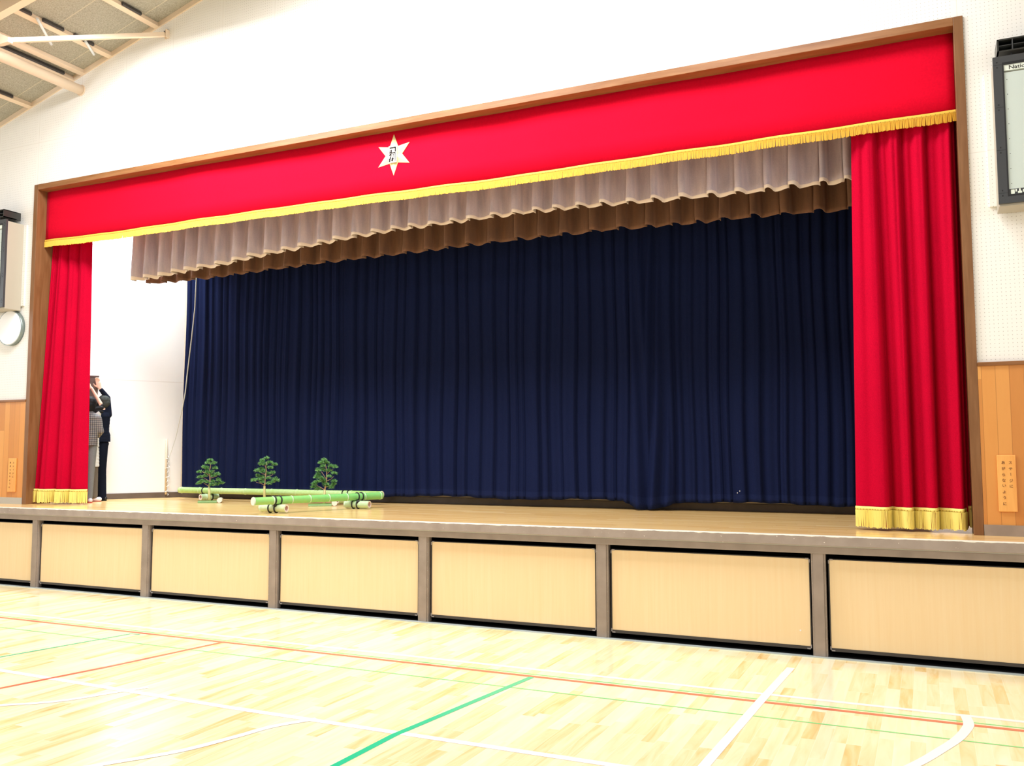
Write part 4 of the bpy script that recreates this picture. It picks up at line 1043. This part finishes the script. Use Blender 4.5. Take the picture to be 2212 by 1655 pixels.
blob('hair', [((-0.040, -0.010, 1.430), (-0.035, -0.004, 1.425), 0.086, 0.088), ((-0.045, -0.025, 1.39), (-0.05, -0.020, 1.335), 0.078, 0.066), ((-0.005, -0.02, 1.38), (0.0, -0.015, 1.33), 0.045, 0.036), ((-0.085, -0.01, 1.38), (-0.09, -0.01, 1.33), 0.045, 0.036)], O1, w1, M['hairblack'], 0.007, 2)
face_bits(w1, O1, hc, 0.078, (-0.5, 1))
shoe(w1, O1, 0.0, 0.0, (-0.2, 1), M['shoewhite'], M['shoered']); shoe(w1, O1, -0.12, 0.04, (-0.4, 1), M['shoewhite'], M['shoered'])

# middle person, arm raised
O2 = Vector((-0.50, 1.42, 1.0))+TV*0.05
w2 = thing('person', O2, 'person with bare raised forearm and white top, between the other two people', 'person', None)
hc = (-0.10, 0.02, 1.405)
blob('body', head_caps(hc, 0.078, (-1, 0.6))+[((-0.10, 0.02, 1.27), (-0.10, 0.02, 1.36), 0.034, 0.032), ((-0.07, 0.02, 0.84), (-0.09, 0.02, 1.16), 0.055, 0.065), ((-0.09, 0.02, 1.20), (-0.02, 0, 1.21), 0.03, 0.028), ((-0.02, 0, 1.21), (0.020, -0.02, 1.42), 0.030, 0.028), ((0.020, -0.02, 1.42), (-0.105, -0.01, 1.645), 0.030, 0.020),
      ((-0.09, 0.02, 1.20), (-0.17, 0.05, 1.21), 0.03, 0.028), ((-0.17, 0.05, 1.21), (-0.24, 0.08, 1.36), 0.030, 0.028), ((-0.24, 0.08, 1.36), (-0.25, 0.04, 1.60), 0.030, 0.020), ((-0.07, 0.02, 0.84), (-0.035, 0, 0.76), 0.045, 0.04), ((-0.07, 0.02, 0.84), (-0.12, 0.05, 0.76), 0.045, 0.04), ((-0.035, 0, 0.76), (-0.025, 0, 0.05), 0.036, 0.022), ((-0.12, 0.05, 0.76), (-0.13, 0.07, 0.05), 0.038, 0.022)]
     + hand((-0.105, -0.01, 1.645), (-1.0, 0, 0.55), (0.3, 0, 1)) + hand((-0.25, 0.04, 1.60), (0.1, 0, 1), (1, 0.2, 0)), O2, w2, M['skin'], 0.007, 3)
blob('blouse', [((-0.09, 0.02, 1.20), (-0.08, 0.02, 0.95), 0.098, 0.098), ((-0.08, 0.02, 0.95), (-0.060, 0.0, 0.48), 0.10, 0.096), ((-0.02, 0.0, 1.22), (0.00, -0.02, 1.30), 0.046, 0.042), ((-0.17, 0.05, 1.21), (-0.21, 0.07, 1.30), 0.046, 0.042)], O2, w2, M['blouse'], 0.008, 9, clip=0.505)
blob('sleeve_ruffle', [((-0.045, -0.02, 1.345), (0.035, -0.03, 1.36), 0.040, 0.034), ((-0.03, -0.03, 1.31), (0.045, -0.04, 1.30), 0.028, 0.022), ((0.0, -0.02, 1.40), (0.045, -0.03, 1.40), 0.022, 0.018)], O2, w2, M['hairblack'], 0.008, 2)
blob('trousers', [((-0.10, 0.02, 0.80), (-0.07, 0.02, 0.80), 0.070, 0.070), ((-0.035, 0.0, 0.78), (-0.035, 0, 0.50), 0.058, 0.052), ((-0.035, 0, 0.50), (-0.025, 0, 0.09), 0.056, 0.052), ((-0.12, 0.05, 0.78), (-0.13, 0.07, 0.09), 0.070, 0.050)], O2, w2, M['trouserbrown'], 0.008, 9)
blob('hair', [((-0.095, 0.025, 1.430), (-0.09, 0.02, 1.425), 0.086, 0.088), ((-0.075, 0.01, 1.39), (-0.075, 0.01, 1.36), 0.074, 0.062)], O2, w2, M['hairblack'], 0.007, 2)
face_bits(w2, O2, hc, 0.078, (-1, 0.6))
shoe(w2, O2, 0.02, 0.0, (-0.9, 0.3), M['shoewhite'], M['shoered']); shoe(w2, O2, -0.12, 0.07, (-0.9, 0.3), M['shoewhite'], M['shoered'])

# man in suit
O3 = Vector((-0.56, 1.60, 1.0))+TV*0.10
w3 = thing('person', O3, 'person in dark navy suit holding up the brown case, rightmost of the three people', 'person', None)
hc = (-0.035, 0.0, 1.460)
blob('body', head_caps(hc, 0.082, (-1, 0.7))+[((-0.03, 0, 1.32), (-0.035, 0, 1.41), 0.040, 0.036), ((-0.04, 0, 0.86), (-0.03, 0, 1.20), 0.055, 0.065), ((-0.03, 0, 1.24), (0.03, 0, 1.26), 0.03, 0.028), ((0.033, 0, 1.26), (0.016, 0.0, 1.515), 0.028, 0.026), ((0.016, 0.0, 1.515), (-0.092, -0.045, 1.655), 0.024, 0.020),
      ((-0.03, 0, 1.24), (-0.13, 0.06, 1.26), 0.03, 0.028), ((-0.13, 0.06, 1.26), (-0.20, 0.10, 1.48), 0.028, 0.026), ((-0.20, 0.10, 1.48), (-0.26, 0.06, 1.66), 0.024, 0.020), ((-0.04, 0, 0.86), (0.0, 0, 0.80), 0.05, 0.04), ((-0.04, 0, 0.86), (-0.10, 0.06, 0.80), 0.05, 0.04), ((-0.01, 0, 0.80), (-0.022, 0, 0.45), 0.04, 0.03), ((-0.022, 0, 0.45), (-0.008, 0, 0.05), 0.028, 0.024), ((-0.10, 0.06, 0.80), (-0.10, 0.08, 0.05), 0.04, 0.022)]
     + hand((-0.092, -0.045, 1.655), (-0.30, 0, 1), (-1, -0.1, -0.30), s=1.15) + hand((-0.26, 0.06, 1.66), (0.1, 0, 1), (1, 0.1, 0)), O3, w3, M['skin'], 0.007, 3)
blob('jacket', [((-0.11, 0.05, 1.26), (0.020, 0, 1.26), 0.052, 0.055), ((-0.045, 0, 1.24), (-0.045, 0, 1.05), 0.112, 0.100), ((-0.045, 0, 1.05), (-0.045, 0, 0.82), 0.102, 0.112), ((0.035, 0, 1.27), (0.016, 0.0, 1.52), 0.052, 0.042), ((0.016, 0.0, 1.52), (-0.075, -0.035, 1.635), 0.042, 0.034),
      ((-0.13, 0.06, 1.26), (-0.20, 0.10, 1.48), 0.052, 0.042), ((-0.20, 0.10, 1.48), (-0.25, 0.06, 1.63), 0.042, 0.034), ((0.0, 0, 0.96), (0.0, 0, 0.82), 0.075, 0.080)], O3, w3, M['suit'], 0.008, 10, clip=0.868)
blob('trousers', [((-0.07, 0.02, 0.84), (-0.02, 0, 0.84), 0.080, 0.078), ((-0.022, 0, 0.82), (-0.025, 0.0, 0.45), 0.072, 0.058), ((-0.025, 0.0, 0.45), (-0.008, 0, 0.05), 0.058, 0.056), ((-0.10, 0.06, 0.82), (-0.10, 0.08, 0.45), 0.072, 0.058), ((-0.10, 0.08, 0.45), (-0.10, 0.08, 0.05), 0.056, 0.052)], O3, w3, M['suit'], 0.008, 9)
blob('hair', [((-0.030, -0.006, 1.485), (-0.026, -0.004, 1.480), 0.086, 0.086), ((-0.015, -0.015, 1.445), (-0.012, -0.012, 1.425), 0.074, 0.064)], O3, w3, M['hairgrey'], 0.007, 2)
face_bits(w3, O3, hc, 0.082, (-1, 0.7))
shoe(w3, O3, 0.0, 0.0, (-0.8, 0.2), M['shoeblack'], M['shoeblack']); shoe(w3, O3, -0.10, 0.08, (-0.8, 0.4), M['shoeblack'], M['shoeblack'])

# brown case the people hold up
bx = thing('display_case', Vector((-0.76, 1.60, 2.50)), 'flat brown case held up by the people beside the left red curtain', 'case')
cc = O3+SV*(-0.215)+TV*(0.03)+Vector((0, 0, 1.66)); MM = Matrix.Translation(cc) @ Matrix(((SV.x, TV.x, 0), (SV.y, TV.y, 0), (0, 0, 1))).to_4x4()
b = MB(); b.obox(MM, 0.19, 0.05, 0.34, 0.003); b.build('case_body', M['boxbrown'], bx)
b = MB(); b.obox(MM @ Matrix.Translation((0, 0, 0.178)), 0.215, 0.075, 0.018, 0.002); b.build('case_lid', M['boxbrown'], bx)
b = MB(); b.obox(MM @ Matrix.Translation((0.096, 0, 0)), 0.006, 0.052, 0.33); b.build('edge_strip', M['greyedge'], bx)
